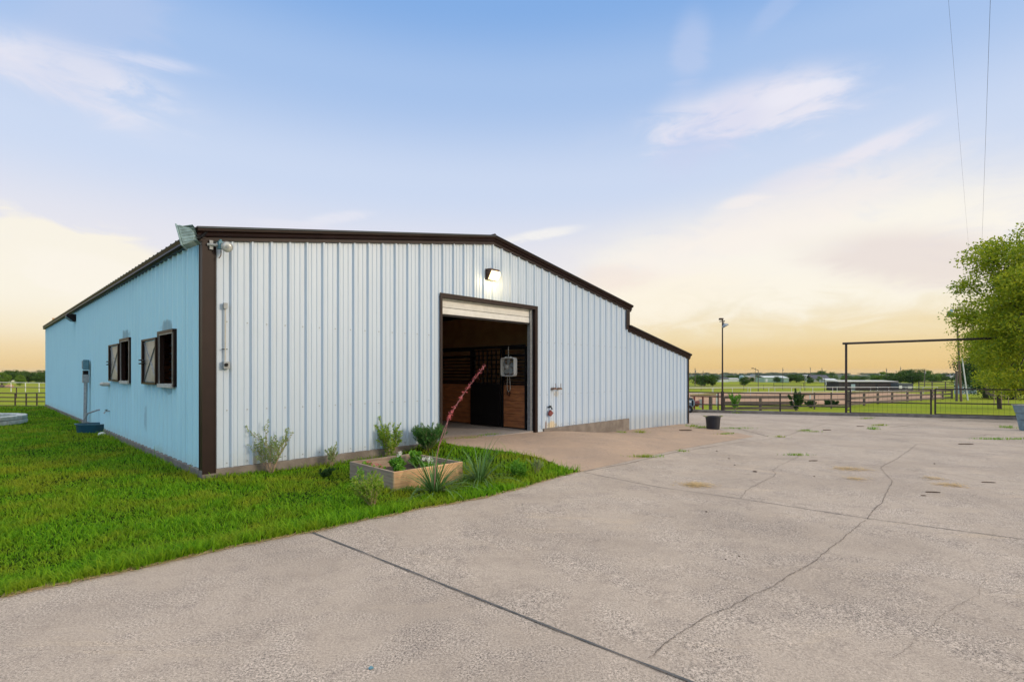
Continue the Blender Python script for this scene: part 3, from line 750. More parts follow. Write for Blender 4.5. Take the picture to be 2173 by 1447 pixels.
mb = MB(); mb.bbox(sS-.09, sS-.05, t2, t1, .12, 1.30); mb.build('lower_panel', M['dark'], p)
mb = MB()
for k in range(8):
    t = t2+(t1-t2)*k/7; mb.bbox(sS-.085, sS-.055, t-.014, t+.014, 1.30, 2.26)
for k in range(8): z = 1.32+k*.13; mb.bbox(sS-.088, sS-.052, t2, t1, z-.014, z+.014)
mb.build('lattice', M['dark'], p)
mb = MB(); mb.bbox(sS-.10, sS-.04, -6.5, -.28, 2.28, 2.36); tag(recenter(mb.build('door_track', M['dark'])), 'long black track above the stall doors', 'track')
mb = MB(); mb.bbox(9.2, 9.25, -8, -.35, .1, 3.45); tag(recenter(mb.build('partition_wall', M['ply'])), 'tall tan plywood partition behind the stall fronts', 'partition')
mb = MB(); tL = mb.tube([bp(sS-.05, -.95, 1.22), bp(sS-.06, -.92, 1.12), bp(sS-.05, -.86, 1.05), bp(sS-.05, -.9, .98), bp(sS-.05, -.98, 1.02), bp(sS-.05, -.96, 1.12)], .014, 6)
tag(recenter(mb.build('halter', M['dark'])), 'dark looped halter hanging on the stall boards below the fan', 'halter')

# box fan
fc = bp(sS-.16, 0, 0); ft, fz = ws(1079, 778.5, sS-.16)
fan = thing('box_fan', 'white square box fan hanging on the stall front inside the door', 'fan', tuple(bp(sS-.16, ft, fz-.28)))
FN = -DS; FU = Vector((0,0,1)); FR = DN
def rr(h, r, n=6):
    out = []
    for (cx, cy, a0) in ((h-r, h-r, 0), (-(h-r), h-r, 90), (-(h-r), -(h-r), 180), (h-r, -(h-r), 270)):
        for k in range(n+1): a = R(a0+90*k/n); out.append((cx+r*math.cos(a), cy+r*math.sin(a)))
    return out
fcn = bp(sS-.16, ft, fz); H = .255
o1 = rr(H, .07); i1 = rr(H-.028, .055)
mb = MB(); n = len(o1)
vs = []
for dep in (0.05, -.07):
    for prof in (o1, i1): vs += [fcn+FN*dep+FR*a+FU*b for a, b in prof]
fs = []
for k in range(n):
    j = (k+1) % n
    fs += [(k, j, n+j, n+k), (k, 2*n+k, 2*n+j, j), (n+k, n+j, 3*n+j, 3*n+k), (2*n+k, 3*n+k, 3*n+j, 2*n+j)]
mb.add(vs, fs); mb.build('housing', M['white'], fan)
mb = MB()
for k in range(-6, 7):
    a = k*.035; L = H-.02 if abs(a) < .18 else H-.05; mb.bar(fcn+FN*.045+FR*a-FU*L, fcn+FN*.045+FR*a+FU*L, .0022, .0022)
mb.build('grille', M['offwhite'], fan)
mb = MB(); mb.lathe(fcn+FN*.045, [(0,.008),(.03,.008),(.034,.0)], 16, FN); mb.lathe(fcn+FN*.045, [(.05,.0),(.062,.006),(.062,.0)], 16, FN); mb.build('hub', M['white'], fan)
mb = MB()
for k in range(5):
    a = R(72*k+20); u = FR*math.cos(a)+FU*math.sin(a); v = FR*-math.sin(a)+FU*math.cos(a)
    q = [fcn+u*.03-v*.02, fcn+u*.2-v*.085+FN*.02, fcn+u*.215+v*.02, fcn+u*.13+v*.08-FN*.02, fcn+u*.03+v*.03]
    mb.add(q, [(0,1,2,3,4)])
mb.build('blades', M['greypaint'], fan, solid=.003)
mb = MB(); mb.bar(fcn+FN*.0-FR*.1+FU*(H+.0), fcn-FR*.1+FU*(H+.02), .04, .06); mb.bar(fcn-FR*.08+FU*(H+.018), fcn+FR*.08+FU*(H+.018), .016); mb.bar(fcn+FR*.1+FU*H, fcn+FR*.1+FU*(H+.02), .04, .06); mb.tube([fcn+FU*(H+.02), fcn+FU*(H+.30)], .005, 5); mb.build('handle', M['white'], fan)
mb = MB(); cp = [fcn-FR*.03-FU*H, fcn-FR*.05-FU*(H+.2), fcn-FR*.045-FU*(H+.36), fcn+FR*.01-FU*(H+.42), fcn+FR*.07-FU*(H+.36), fcn+FR*.06-FU*(H+.15), fcn+FR*.04-FU*(H-.0)]
mb.tube(cp, .006, 5); mb.build('cord', M['offwhite'], fan)

# ------------------------------------------------------------------ fixtures on the walls
def onf(px, py, t=0): s, z = wf(px, py, t); return bp(s, t, z)
def ons(px, py, s=0): t, z = ws(px, py, s); return bp(s, t, z)
ZU = Vector((0,0,1))
# lit wall pack above the door
c = onf(1043, 583, .06); L = thing('wall_lamp', 'lit wall lamp glowing warm above the open barn door', 'lamp', tuple(c))
mb = MB(); mb.prism([(-.06,-.13),(.02,-.13),(.14,.07),(.12,.12),(-.06,.13)], c-DS*.15, DN, ZU, DS*.30); mb.build('housing', M['brown_pale'], L, bevel=.008)
mb = MB(); mb.prism([(.025,-.125),(.075,-.135),(.165,-.03),(.150,.06),(.143,.066)], c-DS*.135, DN, ZU, DS*.27); mb.build('lens', M['bulb'], L)
pl = bpy.data.lights.new('lamp_light', 'POINT'); pl.energy = 13; pl.color = (1, .72, .36); pl.shadow_soft_size = .06
po = bpy.data.objects.new('lamp_light', pl); COL.objects.link(po); po.location = (DN*.24-ZU*.13); po.parent = L
# flood light on the roof corner
c = at(393, 503, 7.72)
A = (at(378.5, 481, 7.72)-at(391, 526, 7.72)).normalized(); B = Vector((-.35, .94, .1)); B = (B-A*B.dot(A)).normalized(); NN = A.cross(B); NN = NN if NN.x < 0 else -NN
L = thing('flood_light', 'weathered grey-green flood light with cooling fins on the roof corner', 'lamp', tuple(c))
c0 = at(385, 504, 7.72); Bd = (B-NN*1.0).normalized()
mb = MB(); mb.obox(c0, A, B, NN, .165, .14, .010); mb.build('lens_frame', M['patina'], L, bevel=.004)
mb = MB(); prof = [(-.155,0),(.155,0),(.150,.04),(.115,.085),(.09,.15),(.03,.185),(-.06,.19),(-.12,.15),(-.145,.06)]
mb.prism(prof, c0-B*.11-NN*.008, A, -NN, B*.22); mb.build('housing', M['patina'], L, bevel=.014)
mb = MB()
for k in range(6):
    a = .12-k*.046; mb.obox(c0+A*a-NN*.12, A, B, NN, .003, .118, .090)
mb.build('cooling_fins', M['patina'], L)
mb = MB(); mb.tube([c0-A*.02-NN*.18, c0-A*.04-NN*.26, bp(.02, .05, ZE-.02)], .022, 8); mb.lathe(c0-A*.04-NN*.21, [(0,-.03),(.04,-.03),(.045,.0),(.04,.03),(0,.03)], 10, A); mb.build('bracket', M['dark'], L)
# security light beside the corner trim
c = onf(468, 521, .14); L = thing('security_light', 'small security light with clear round lens beside the corner trim', 'lamp', tuple(c))
mb = MB(); mb.box(c, (.075, .075, .12), R(46)); mb.tube([c+ZU*.06, c+ZU*.09], .02, 8); mb.build('housing', M['bluegrey'], L, bevel=.006)
cg = onf(482, 524, .22); ax = (Vector((0,0,CAMH))-cg).normalized()
mb = MB(); mb.lathe(cg-ax*.05, [(.015,-.04),(.05,-.02),(.068,.03),(.075,.07),(.062,.088),(.02,.095),(.0,.095)], 18, ax); mb.build('lens', M['glass'], L, smooth=True)
mb = MB(); mb.lathe(cg-ax*.05, [(.073,.06),(.084,.064),(.084,.076),(.07,.08)], 18, ax); mb.lathe(cg-ax*.05, [(.018,.096),(.026,.1),(0,.104)], 12, ax); mb.build('rim', M['greypaint'], L)
mb = MB(); mb.tube([onf(440, 519, .06), c], .022, 8); mb.box(onf(448, 520, .065), (.05,.03,.14), R(46)); mb.build('bracket', M['greypaint'], L)
mb = MB(); q = onf(469, 531, .14); mb.tube([q, q-ZU*.07, q-ZU*.10-DS*.01, q-ZU*.13-DS*.03], .007, 6); mb.build('cord', M['brown_pale'], L)
# conduit with switch box on the front wall
L = thing('wall_conduit', 'thin conduit with a grey switch box on the front wall near the corner', 'conduit', tuple(onf(480, 782, .05)))
mb = MB(); mb.tube([onf(478, 650, .05), onf(478, 770, .05)], .011, 8); mb.build('conduit', M['offwhite'], L)
mb = MB(); mb.box(onf(478, 649, .055), (.06,.05,.09), R(46)); mb.build('conduit_cap', M['greypaint'], L, bevel=.006)
mb = MB(); mb.box(onf(480, 775, .055), (.095,.07,.12), R(46)); mb.build('switch_box', M['greypaint'], L, bevel=.008)
mb = MB(); q = onf(480, 774, .092); mb.lathe(q, [(.028,0),(.028,.012),(0,.012)], 12, DN); mb.build('switch', M['dark'], L)
mb = MB(); mb.bar(onf(475, 741, .045)-DS*.03, onf(481, 741, .045)+DS*.01, .02, .012); mb.build('clamp', M['dark'], L)
# small dark wall lamp high on the long side
c = ons(154, 674, -.1); L = thing('wall_lamp', 'dark unlit wall lamp high on the long side wall', 'lamp', tuple(c))
mb = MB(); mb.prism([(-.1,-.16),(.0,-.16),(.22,.02),(.20,.14),(-.1,.14)], c-DN*.17, -DS*.8, ZU*.8, DN*.30); mb.build('housing', M['dark'], L, bevel=.01)
mb = MB(); mb.prism([(.01,-.155),(.05,-.16),(.235,.0),(.222,.02)], c-DN*.15, -DS*.8, ZU*.8, DN*.28); mb.build('lens', M['bluegrey'], L)
# meter box and its pipes
L = thing('meter_box', 'blue-grey electric meter box on tall conduit pipes against the side wall', 'meter box', tuple(ons(184, 903, -.2)))
tq, zq = ws(183, 774, -.12); zt2 = ws(183, 762, -.12)[1]; zb2 = ws(183, 786, -.12)[1]
mb = MB(); mb.bbox(-.19, -.06, tq-.13, tq+.11, zb2+.02, zt2-.02); mb.build('box', M['bluegrey'], L, bevel=.02)
mb = MB(); mb.bbox(-.21, -.19, tq-.11, tq+.09, zb2+.05, zt2-.05); mb.bbox(-.21, -.08, tq+.13, tq+.15, zb2+.02, zt2-.02); mb.build('cover', M['bluegrey'], L, bevel=.01)
mb = MB(); mb.bbox(-.20, -.08, tq-.05, tq+.12, zb2-.12, zb2-.002); mb.build('collar', M['dark'], L)
mb = MB(); mb.bbox(-.21, -.07, tq-.03, tq+.13, zb2-.36, zb2-.12); mb.build('junction_box', M['greypaint'], L)
for dt, r in ((.07, .045), (-.07, .028)):
    mb = MB(); mb.tube([bp(-.14, tq+dt, zb2-.3), bp(-.15, tq+dt-.03, -.06)], r, 10); mb.build('pipe', M['galv'] if dt > 0 else M['stick'], L)
mb = MB(); q = ons(177, 905, -.35); mb.tube([q, q+ZU*.16+DN*.0, q+ZU*.36+Vector((.12,0,0)), q+ZU*.45+Vector((.38,0,0)), q+ZU*.48+Vector((.55,0,0))], .022, 8); mb.build('hose', M['greypaint'], L)
# drain pipe stub and tap on the side wall
q = ons(232, 815, -.03); mb = MB(); mb.tube([q, q-DS*.10, q-DS*.12-DN*.22], .05, 10, caps=True); tag(recenter(mb.build('drain_pipe', M['offwhite'])), 'short cream pipe stub sticking out of the side wall', 'pipe')
q = ons(233, 872, -.03); L = thing('tap', 'small metal garden tap on the side wall near the window', 'tap', tuple(q))
mb = MB(); mb.tube([q, q-DS*.09, q-DS*.12-ZU*.06], .016, 8); mb.build('spout', M['galv'], L)
mb = MB(); mb.lathe(q-DS*.07+ZU*.03, [(0,0),(.035,0),(.035,.012),(0,.012)], 8); mb.tube([q-DS*.07, q-DS*.07+ZU*.03], .008, 6); mb.build('handle', M['dark'], L)
# hooks and tap right of the door
L = thing('hose_hanger', 'rusty hose hanger with upright prongs on the wall right of the door', 'hanger', tuple(onf(1182, 826, .06)))
for (px, w_, pr) in ((1175.5, .16, 1), (1186.5, .13, 0)):
    q = onf(px, 826.5, .07); mb = MB(); prof = []
    for k in range(9): a = math.pi*k/8; prof.append((math.cos(a)*w_/2, math.sin(a)*.055-.0))
    mb.prism(prof, q-DN*.06, DS, ZU, DN*.12); mb.build('saddle', M['rustpipe'], L)
    mb = MB(); mb.tube([q+DN*.06+ZU*.03, q+DN*.06+ZU*.15, q+DN*.065+ZU*.17], .007, 6); mb.build('prong', M['rustpipe'], L); mb = MB(); mb.tube([q+DN*.0+DS*.07+ZU*.02, q+DS*.075+ZU*.11], .006, 6); mb.build('prong', M['rustpipe'], L)
L = thing('tap', 'wall tap with a red metal diamond plate hanging under it', 'tap', tuple(onf(1167, 882, .05)))
q = onf(1166, 864, .05); mb = MB(); mb.tube([q-DN*.05, q+DN*.07, q+DN*.09-ZU*.06], .018, 8); mb.lathe(q+DN*.03+ZU*.03, [(0,0),(.04,.0),(.04,.015),(0,.015)], 8); mb.tube([q+DN*.03, q+DN*.03+ZU*.04], .01, 6); mb.build('valve', M['dark'], L)
q = onf(1168.5, 877, .07); mb = MB(); mb.prism([(-.085,.0),(-.01,.095),(.10,.005),(.0,-.075),(-.06,-.055)], q-DN*.03, DS, ZU, DN*.05); mb.build('plate', M['red'], L)
mb = MB(); mb.bbox(wf(1156,895)[0], wf(1184,895)[0], .0365, .038, ZB+.005, ZB+.24)
# stains of old paint are part of the wall

# ------------------------------------------------------------------ things by the side wall
q = gp(192, 922); tub = thing('feed_tub', 'low dark blue oval tub lying on the grass by the side wall', 'tub', tuple(q))
cc = gp(194, 919)+Vector((-.02, .12, 0))
mb = MB(); mb.lathe(cc, [(.0,.02),(.40,.02),(.43,.22),(.455,.225),(.455,.24),(.41,.24),(.385,.05),(0,.05)], 26, ZU, (1.05,.62)); mb.build('basin', M['tub'], tub)
mb = MB(); mb.lathe(cc, [(.44,.232),(.465,.238),(.462,.25),(.435,.25)], 26, ZU, (1.05,.62)); mb.build('rim', M['bluegrey'], tub)
q = gp(213, 923); mb = MB(); mb.lathe(q+Vector((0,.05,-.01)), [(.09,0),(.09,.03),(.07,.06),(.035,.08),(0,.085)], 12); tag(recenter(mb.build('plastic_jug', M['white'], smooth=True)), 'crumpled white plastic jug beside the blue tub', 'jug')
# stone ring bed
mb = MB(); cx0 = gp(0, 903); cen = Vector((-16.85, cx0.y+.1, 0)); Rr = 1.35
L = thing('stone_edging', 'curved low edging of pale stacked stone blocks at the left of the lawn', 'edging', (cen.x, cen.y, 0))
for row in range(2):
    mb = MB()
    for k in range(17):
        a = R(-52+k*14+row*7); rj = Rr+random.uniform(-.015,.015)-row*.02
        u = Vector((math.cos(a), math.sin(a), 0)); v = Vector((-u.y, u.x, 0)); p = cen+u*rj
        mb.obox(Vector((p.x, p.y, terr(p.x, p.y)+.07+row*.135)), u, v, ZU, .13, .175+random.uniform(-.01,.01), .062)
    mb.build('course', M['stone'], L, bevel=.02)

# planter box
pf, plf, prt, pbk = (Vector(v) for v in ((-1.65,7.22,0), (-2.55,8.10,0), (-.77,8.07,0), (-1.67,8.95,0)))
L = thing('planter_box', 'square wooden raised planter box standing in the grass by the driveway', 'planter', ((pf+pbk)/2).to_tuple())
def board(a, b, m, z1=.222):
    mb = MB(); d = (b-a).normalized(); nn = Vector((-d.y, d.x, 0)); cmid = (pf+pbk)/2
    if (cmid-a).dot(nn) < 0: nn = -nn
    mb.obox((a+b)/2+nn*.019+ZU*((z1-.10)/2), d, nn, ZU, (b-a).length/2, .019, (z1+.10)/2); mb.build('side_board', m, L, bevel=.003)
e1 = (prt-pf).normalized()*.04; e2 = (plf-pf).normalized()*.04
board(pf, prt, M['cedar']); board(pf+e1*0+e2, plf, M['cedargrey']); board(plf+e1, pbk, M['cedargrey']); board(prt+e2, pbk-e1*1.0, M['cedargrey'])
mb = MB(); cm = (pf+pbk)/2
mb.add([v.lerp(cm, .04)+ZU*.06 for v in (pf, prt, pbk, plf)], [(0,1,2,3)]); mb.build('soil', M['soil'], L)

# ------------------------------------------------------------------ plants
def leafquads(P, Nrm, L, Wd, jit=.5):      # numpy diamond leaves
    n = len(P); d = Nrm+rng.normal(0, jit, (n, 3)); d /= np.linalg.norm(d, axis=1)[:,None]+1e-9
    r = rng.normal(0, 1, (n, 3)); sd = np.cross(d, r); sd /= np.linalg.norm(sd, axis=1)[:,None]+1e-9
    L = L*rng.uniform(.7, 1.3, (n, 1)); Wd = Wd*rng.uniform(.7, 1.3, (n, 1))
    V = np.stack([P, P+d*L*.5+sd*Wd*.5, P+d*L, P+d*L*.5-sd*Wd*.5], 1).reshape(-1, 3)
    return V, np.arange(4*n).reshape(-1, 4)
def bush(name, label, cat, base, h, spread, nst, nleaf, lf, lw, leafm, stemm=None, z0=.25, r=.004, group=None, droop=0, extra=None, lean=(0,0), sub=2):
    base = Vector(base); T = thing(name, label, cat, tuple(base), group); st_ = MB(); P = []; Dn = []
    def grow(p0, d0, L, rr, lvl, zc):
        pts = [p0]; d = d0.copy(); n = 6
        for k in range(n):
            d = (d+Vector((random.gauss(0,.10), random.gauss(0,.10), .04-droop*k/n))).normalized(); pts.append(pts[-1]+d*L/n)
        st_.tube(pts, [rr*(1-.7*k/n) for k in range(n+1)], 4, False)
        k0 = 1 if lvl else max(1, int(n*zc))
        for k in range(k0, n):
            for _ in range(nleaf):
                f = random.random(); q = pts[k].lerp(pts[k+1], f); P.append(q); dd = d.copy()+Vector((random.gauss(0,.7), random.gauss(0,.7), random.gauss(.2,.5))); Dn.append(dd.normalized())
        if lvl == 0:
            for _ in range(sub):
                k = random.randint(2, 5); dd = (d0+Vector((random.gauss(0,.45), random.gauss(0,.45), random.uniform(0,.3)))).normalized(); grow(pts[k], dd, L*.4, rr*.6, 1, 0)
    for i in range(nst):
        a = random.uniform(0, 2*math.pi); q = random.random()**.6*spread/h
        d = Vector((math.cos(a)*q+lean[0], math.sin(a)*q+lean[1], 1)).normalized()
        grow(base+Vector((math.cos(a)*.02, math.sin(a)*.02, -.02)), d, h*random.uniform(.7, 1.08), r, 0, z0)
    if stemm: st_.build('stems', stemm, T)
    V, Fq = leafquads(np.array([tuple(v) for v in P]), np.array([tuple(v) for v in Dn]), lf, lw)
    npmesh('foliage', V-np.array(tuple(base)), Fq, leafm, T)
    return T
g = gp(572, 1004); bush('shrub', 'airy grey-green shrub with bare pale stems by the front wall', 'shrub', g+Vector((0,.06,0)), .70, .40, 20, 6, .034, .018, M['leafgrey'], M['twig'], .42, .005)
g = gp(700, 990); bush('shrub', 'small dry olive shrub by the footing between two larger shrubs', 'shrub', g+Vector((0,.1,0)), .36, .10, 9, 6, .035, .012, M['leafgrey'], M['twig'], .35)
g = gp(824, 975); bush('shrub', 'upright leafy shrub with bright tips behind the planter box', 'shrub', g+Vector((0,.1,0)), .66, .28, 17, 9, .050, .018, M['leafyel'], M['twig'], .2)
g = gp(906, 957); bush('rosemary_bush', 'dense dark green rosemary bush at the left foot of the door', 'shrub', g+Vector((0,.1,0)), .47, .42, 70, 20, .035, .006, M['rosemary'], M['twig'], .05, sub=4)
g = gp(790, 1072); bush('shrub', 'loose yellow-green bush in the grass in front of the planter', 'shrub', g, .36, .26, 26, 9, .030, .012, M['leafyel'], M['twig'], .2)
g = gp(760, 1040); bush('wildflower', 'pink-flowered weed against the left side of the planter', 'wildflower', g, .30, .12, 8, 6, .03, .01, M['leafmid'], M['twig'], .2)
g = gp(1100, 1010); bush('weed', 'leafy weed clump on the grass tip between driveway and apron', 'weed', g, .24, .26, 22, 8, .03, .012, M['leafmid'], M['leafmid'], .1, group='weeds at the grass tip')
g = gp(1140, 1003); bush('weed', 'taller reddish-tipped weed at the far grass tip', 'weed', g, .26, .12, 10, 5, .022, .01, M['leafgrey'], M['twig'], .3, group='weeds at the grass tip')
g = gp(690, 1020); bush('weed', 'low dark weed by the footing behind the dry shrub', 'weed', g+Vector((-.1,.3,0)), .16, .20, 14, 8, .03, .012, M['leafdk'], M['leafdk'], .1)
# planter contents
def geranium(loc, label, hs, fl=None, nfl=0, n=14, sp=.14, fh=.06):
    T = bush('flower_plant', label, 'plant', loc, hs, sp, n, 4, .045, .036, M['leafmid'], M['leafmid'], .2, .003, group='plants in the planter box')
    if fl:
        for i in range(nfl):
            a = random.uniform(0, 6.28); q = Vector(loc)+Vector((math.cos(a)*sp*.8, math.sin(a)*sp*.8, hs+random.uniform(0, fh)))
            P = np.array([tuple(q)]*26)+rng.normal(0, .013, (26, 3)); V, Fq = leafquads(P, rng.normal(0, 1, (26, 3)), .022, .02, 1)
            npmesh('blossom', V-np.array(loc), Fq, fl, T)
def pin(a, b): return tuple(pf+(prt-pf)*a+(plf-pf)*b+ZU*.06)     # position in the planter
geranium(pin(.30,.32), 'leafy green plant at the front corner of the planter', .15, sp=.10, n=9)
geranium(pin(.42,.55), 'tall leafy plant with two white blossoms at the middle of the planter', .24, M['whitefl'], 2, 12, .13, .08)
geranium(pin(.70,.30), 'white geranium near the front right board of the planter', .17, M['whitefl'], 5, 9, .10)
geranium(pin(.88,.25), 'small leafy plant in the right corner of the planter', .13, sp=.09, n=8)
geranium(pin(.12,.78), 'small yellow-green plant in the left corner of the planter', .17, sp=.08, n=10)
geranium(pin(.80,.72), 'leafy trailing plant at the back corner of the planter', .24, sp=.13, n=12)
T = bush('flower_plant', 'pink blossoms on the front left board of the planter', 'plant', pin(.08,.45), .16, .1, 8, 3, .035, .02, M['leafmid'], M['leafmid'], .2, group='plants in the planter box')
for i in range(4):
    q = Vector(pin(.05, .35+.1*i))+ZU*(.165+random.uniform(-.01,.03)); P = np.array([tuple(q)]*18)+rng.normal(0, .012, (18, 3)); V, Fq = leafquads(P, rng.normal(0,1,(18,3)), .02, .016, 1); npmesh('blossom', V-np.array(pin(.08,.45)), Fq, M['pinkfl'], T)

# red yuccas
def yucca(loc, n, Lmin, Lmax, label):
    T = thing('red_yucca', label, 'yucca', tuple(loc), 'red yuccas beside the planter'); V = []; Fq = []
    for i in range(n):
        a = random.uniform(0, 6.283); el = random.uniform(.05, 1.3); L = random.uniform(Lmin, Lmax); w = random.uniform(.006, .010)
        d = Vector((math.cos(a)*math.cos(el), math.sin(a)*math.cos(el), math.sin(el))); sd = Vector((-math.sin(a), math.cos(a), 0)); p = Vector((math.cos(a)*.03, math.sin(a)*.03, 0)); k = 9
        b0 = len(V); g_ = random.uniform(.10, .46)
        for j in range(k+1):
            f = j/k; ww = w*(1-f**2.2)+.0006
            V += [p-sd*ww, p+sd*ww]; d = (d-ZU*g_*f).normalized(); p = p+d*L/k
            if p.z < .03: p.z = .03
        Fq += [(b0+2*j, b0+2*j+1, b0+2*j+3, b0+2*j+2) for j in range(k)]
    npmesh('leaves', np.array([tuple(v) for v in V]), np.array(Fq), M['yucca'], T)
    return T
y1 = gp(922, 1046); Y1 = yucca(y1, 130, .40, .88, 'spiky yucca with a tall pink flower stalk in front of the planter')
y2 = gp(1018, 1022); yucca(y2, 120, .40, .85, 'spiky yucca without a stalk right of the planter')
dp = y1.y; tip = at(1029, 776, dp+.35)
pts = []
for k in range(15):
    f = k/14; p = y1.lerp(tip, f); p.x += -.22*math.sin(math.pi*f); pts.append(p)
mb = MB(); mb.tube(pts, [.0065*(1-.6*k/14) for k in range(15)], 6); mb.build('flower_stalk', M['stalk'], Y1)
br0 = pts[5]; brt = at(958, 872, dp+.2); brp = [br0, br0.lerp(brt, .4)+Vector((.01,0,-.03)), br0.lerp(brt, .75), brt]
mb = MB(); mb.tube(brp, [.005,.004,.003,.002], 5); mb.build('side_stalk', M['stalk'], Y1)
P = []
for k in range(135):
    f = .52+.48*random.random()**.55; i = min(13, int(f*14)); p = pts[i].lerp(pts[i+1], f*14-i); P.append(tuple(p+Vector((random.gauss(0,.010), random.gauss(0,.010), random.gauss(0,.012)))))
V, Fq = leafquads(np.array(P), rng.normal(0, 1, (len(P), 3))+np.array([0,0,.4]), .028, .010, .2)
npmesh('blossoms', V-np.array(tuple(y1)), Fq, M['pinkfl'], Y1)
P = np.array([tuple(brp[2].lerp(brt, random.random()*1.05)+Vector((random.gauss(0,.012), random.gauss(0,.012), 0))) for _ in range(60)])
V, Fq = leafquads(P, rng.normal(0, 1, (60, 3)), .03, .012, .2); npmesh('blossoms', V-np.array(tuple(y1)), Fq, M['pinkfl'], Y1)

# ------------------------------------------------------------------ lawn grass blades
import math as _m
def inside(px, py, poly):
    c = np.zeros(len(px), bool); j = len(poly)-1
    for i in range(len(poly)):
        xi, yi = poly[i][0], poly[i][1]; xj, yj = poly[j][0], poly[j][1]
        hit = ((yi > py) != (yj > py)) & (px < (xj-xi)*(py-yi)/(yj-yi+1e-12)+xi); c ^= hit; j = i
    return c
def tri_terr(x, y):
    return np.array([terr(a, b) for a, b in zip(x, y)])
def blades(N):
    y = np.exp(rng.uniform(np.log(3.0), np.log(26.5), N)); k = rng.uniform(-1.12, .17, N); x = k*y
    ok = inside(x, y, lawn_poly)
    s = (x-C.x)*DS.x+(y-C.y)*DS.y; t = (x-C.x)*DN.x+(y-C.y)*DN.y
    ok &= ~((s > -.06) & (t < .05))
    d1 = (pf, prt, pbk, plf); ok &= ~inside(x, y, [(v.x, v.y) for v in d1])
    x, y, s, t = x[ok], y[ok], s[ok], t[ok]; n = len(x)
    # distance to the driveway edge for the shaggy fringe, growth along the footing
    ed = np.full(n, 9.0)
    for a, b in zip(EDGE, EDGE[1:]):
        ax, ay, bx, by = a.x, a.y, b.x, b.y; dx, dy = bx-ax, by-ay
        tt = np.clip(((x-ax)*dx+(y-ay)*dy)/(dx*dx+dy*dy), 0, 1); ed = np.minimum(ed, np.hypot(x-ax-tt*dx, y-ay-tt*dy))
    clump = np.sin(x*2.3+np.sin(y*1.7)*2)*np.sin(y*2.9+np.sin(x*1.3)*2)
    fringe = np.exp(-(ed/.35)**2)
    right = np.clip((x+2.6)/2.0, 0, 1)
    # gather blades into tufts
    gx_, gy_ = np.floor(x/.07), np.floor(y/.07); hx = np.sin(gx_*127.1+gy_*311.7)*43758.5453; hx -= np.floor(hx); hy = np.sin(gx_*269.5+gy_*183.3)*43758.5453; hy -= np.floor(hy)
    tx, ty = (gx_+hx)*.07, (gy_+hy)*.07; pull = rng.uniform(.2, .8, n)*.7*(y < 11); x = x+(tx-x)*pull; y = y+(ty-y)*pull
    h = (.8+.4*hx)*(.039+.016*clump+.035*fringe+.02*right+.035*np.exp(-((t-.05)/.12)**2)*(s > 0)+.03*np.exp(-((s+.1)/.12)**2)*(t < 0))*rng.uniform(.55, 1.5, n)
    long_ = rng.random(n) < .012; h[long_] *= 2.2
    h *= np.where(y > 12, 1.15, 1)
    w = .0020*(1+y*.17)*rng.uniform(.7, 1.3, n)
    a = rng.uniform(0, 2*np.pi, n); lean = h*rng.uniform(.2, 1.35, n)
    dx, dy = np.cos(a), np.sin(a); b2 = a+rng.uniform(1.2, 1.9, n); sx, sy = np.cos(b2)*w, np.sin(b2)*w
    z = tri_terr(x, y)-.014
    P = lambda f, ll, ws_: [np.stack([x+dx*lean*ll-sx*ws_, y+dy*lean*ll-sy*ws_, z+h*f], 1), np.stack([x+dx*lean*ll+sx*ws_, y+dy*lean*ll+sy*ws_, z+h*f], 1)]
    rows = P(0, 0, 1)+P(.55, .3, .85)+P(.95, 1.0, .15)
    V = np.stack(rows, 1).reshape(-1, 3); b0 = (np.arange(n)*6)[:,None]
    Fq = np.concatenate([b0+np.array([[0,1,3,2]]), b0+np.array([[2,3,5,4]])], 0)
    o = npmesh('lawn_grass', V, Fq, M['blade']); tag(o, 'thick green lawn grass around the barn corner', 'grass', kind='stuff')
blades(NBLADE)
# dry thatch along the lawn edge
def thatch():
    V = []; Fq = []
    for i in range(1500):
        k = random.uniform(0, len(EDGE)-1.001); j = int(k); p = EDGE[j].lerp(EDGE[j+1], k-j); d = (EDGE[j+1]-EDGE[j]).normalized(); nn = Vector((d.y, -d.x, 0))
        q = p+nn*random.gauss(.0, .018); a = math.atan2(d.y, d.x)+random.gauss(0, .5); L = random.uniform(.03, .12); w = .0022
        u = Vector((math.cos(a), math.sin(a), random.uniform(-.05,.12))); sd = Vector((-u.y, u.x, 0)); b0 = len(V); z = terr(q.x, q.y)+.008
        q = Vector((q.x, q.y, z)); V += [q-sd*w, q+sd*w, q+u*L+sd*w*.3, q+u*L-sd*w*.3]; Fq.append((b0, b0+1, b0+2, b0+3))
    o = npmesh('dry_thatch', np.array([tuple(v) for v in V]), np.array(Fq), M['straw']); tag(o, 'dry straw-coloured thatch fringing the lawn edge', 'thatch', kind='stuff')
thatch()
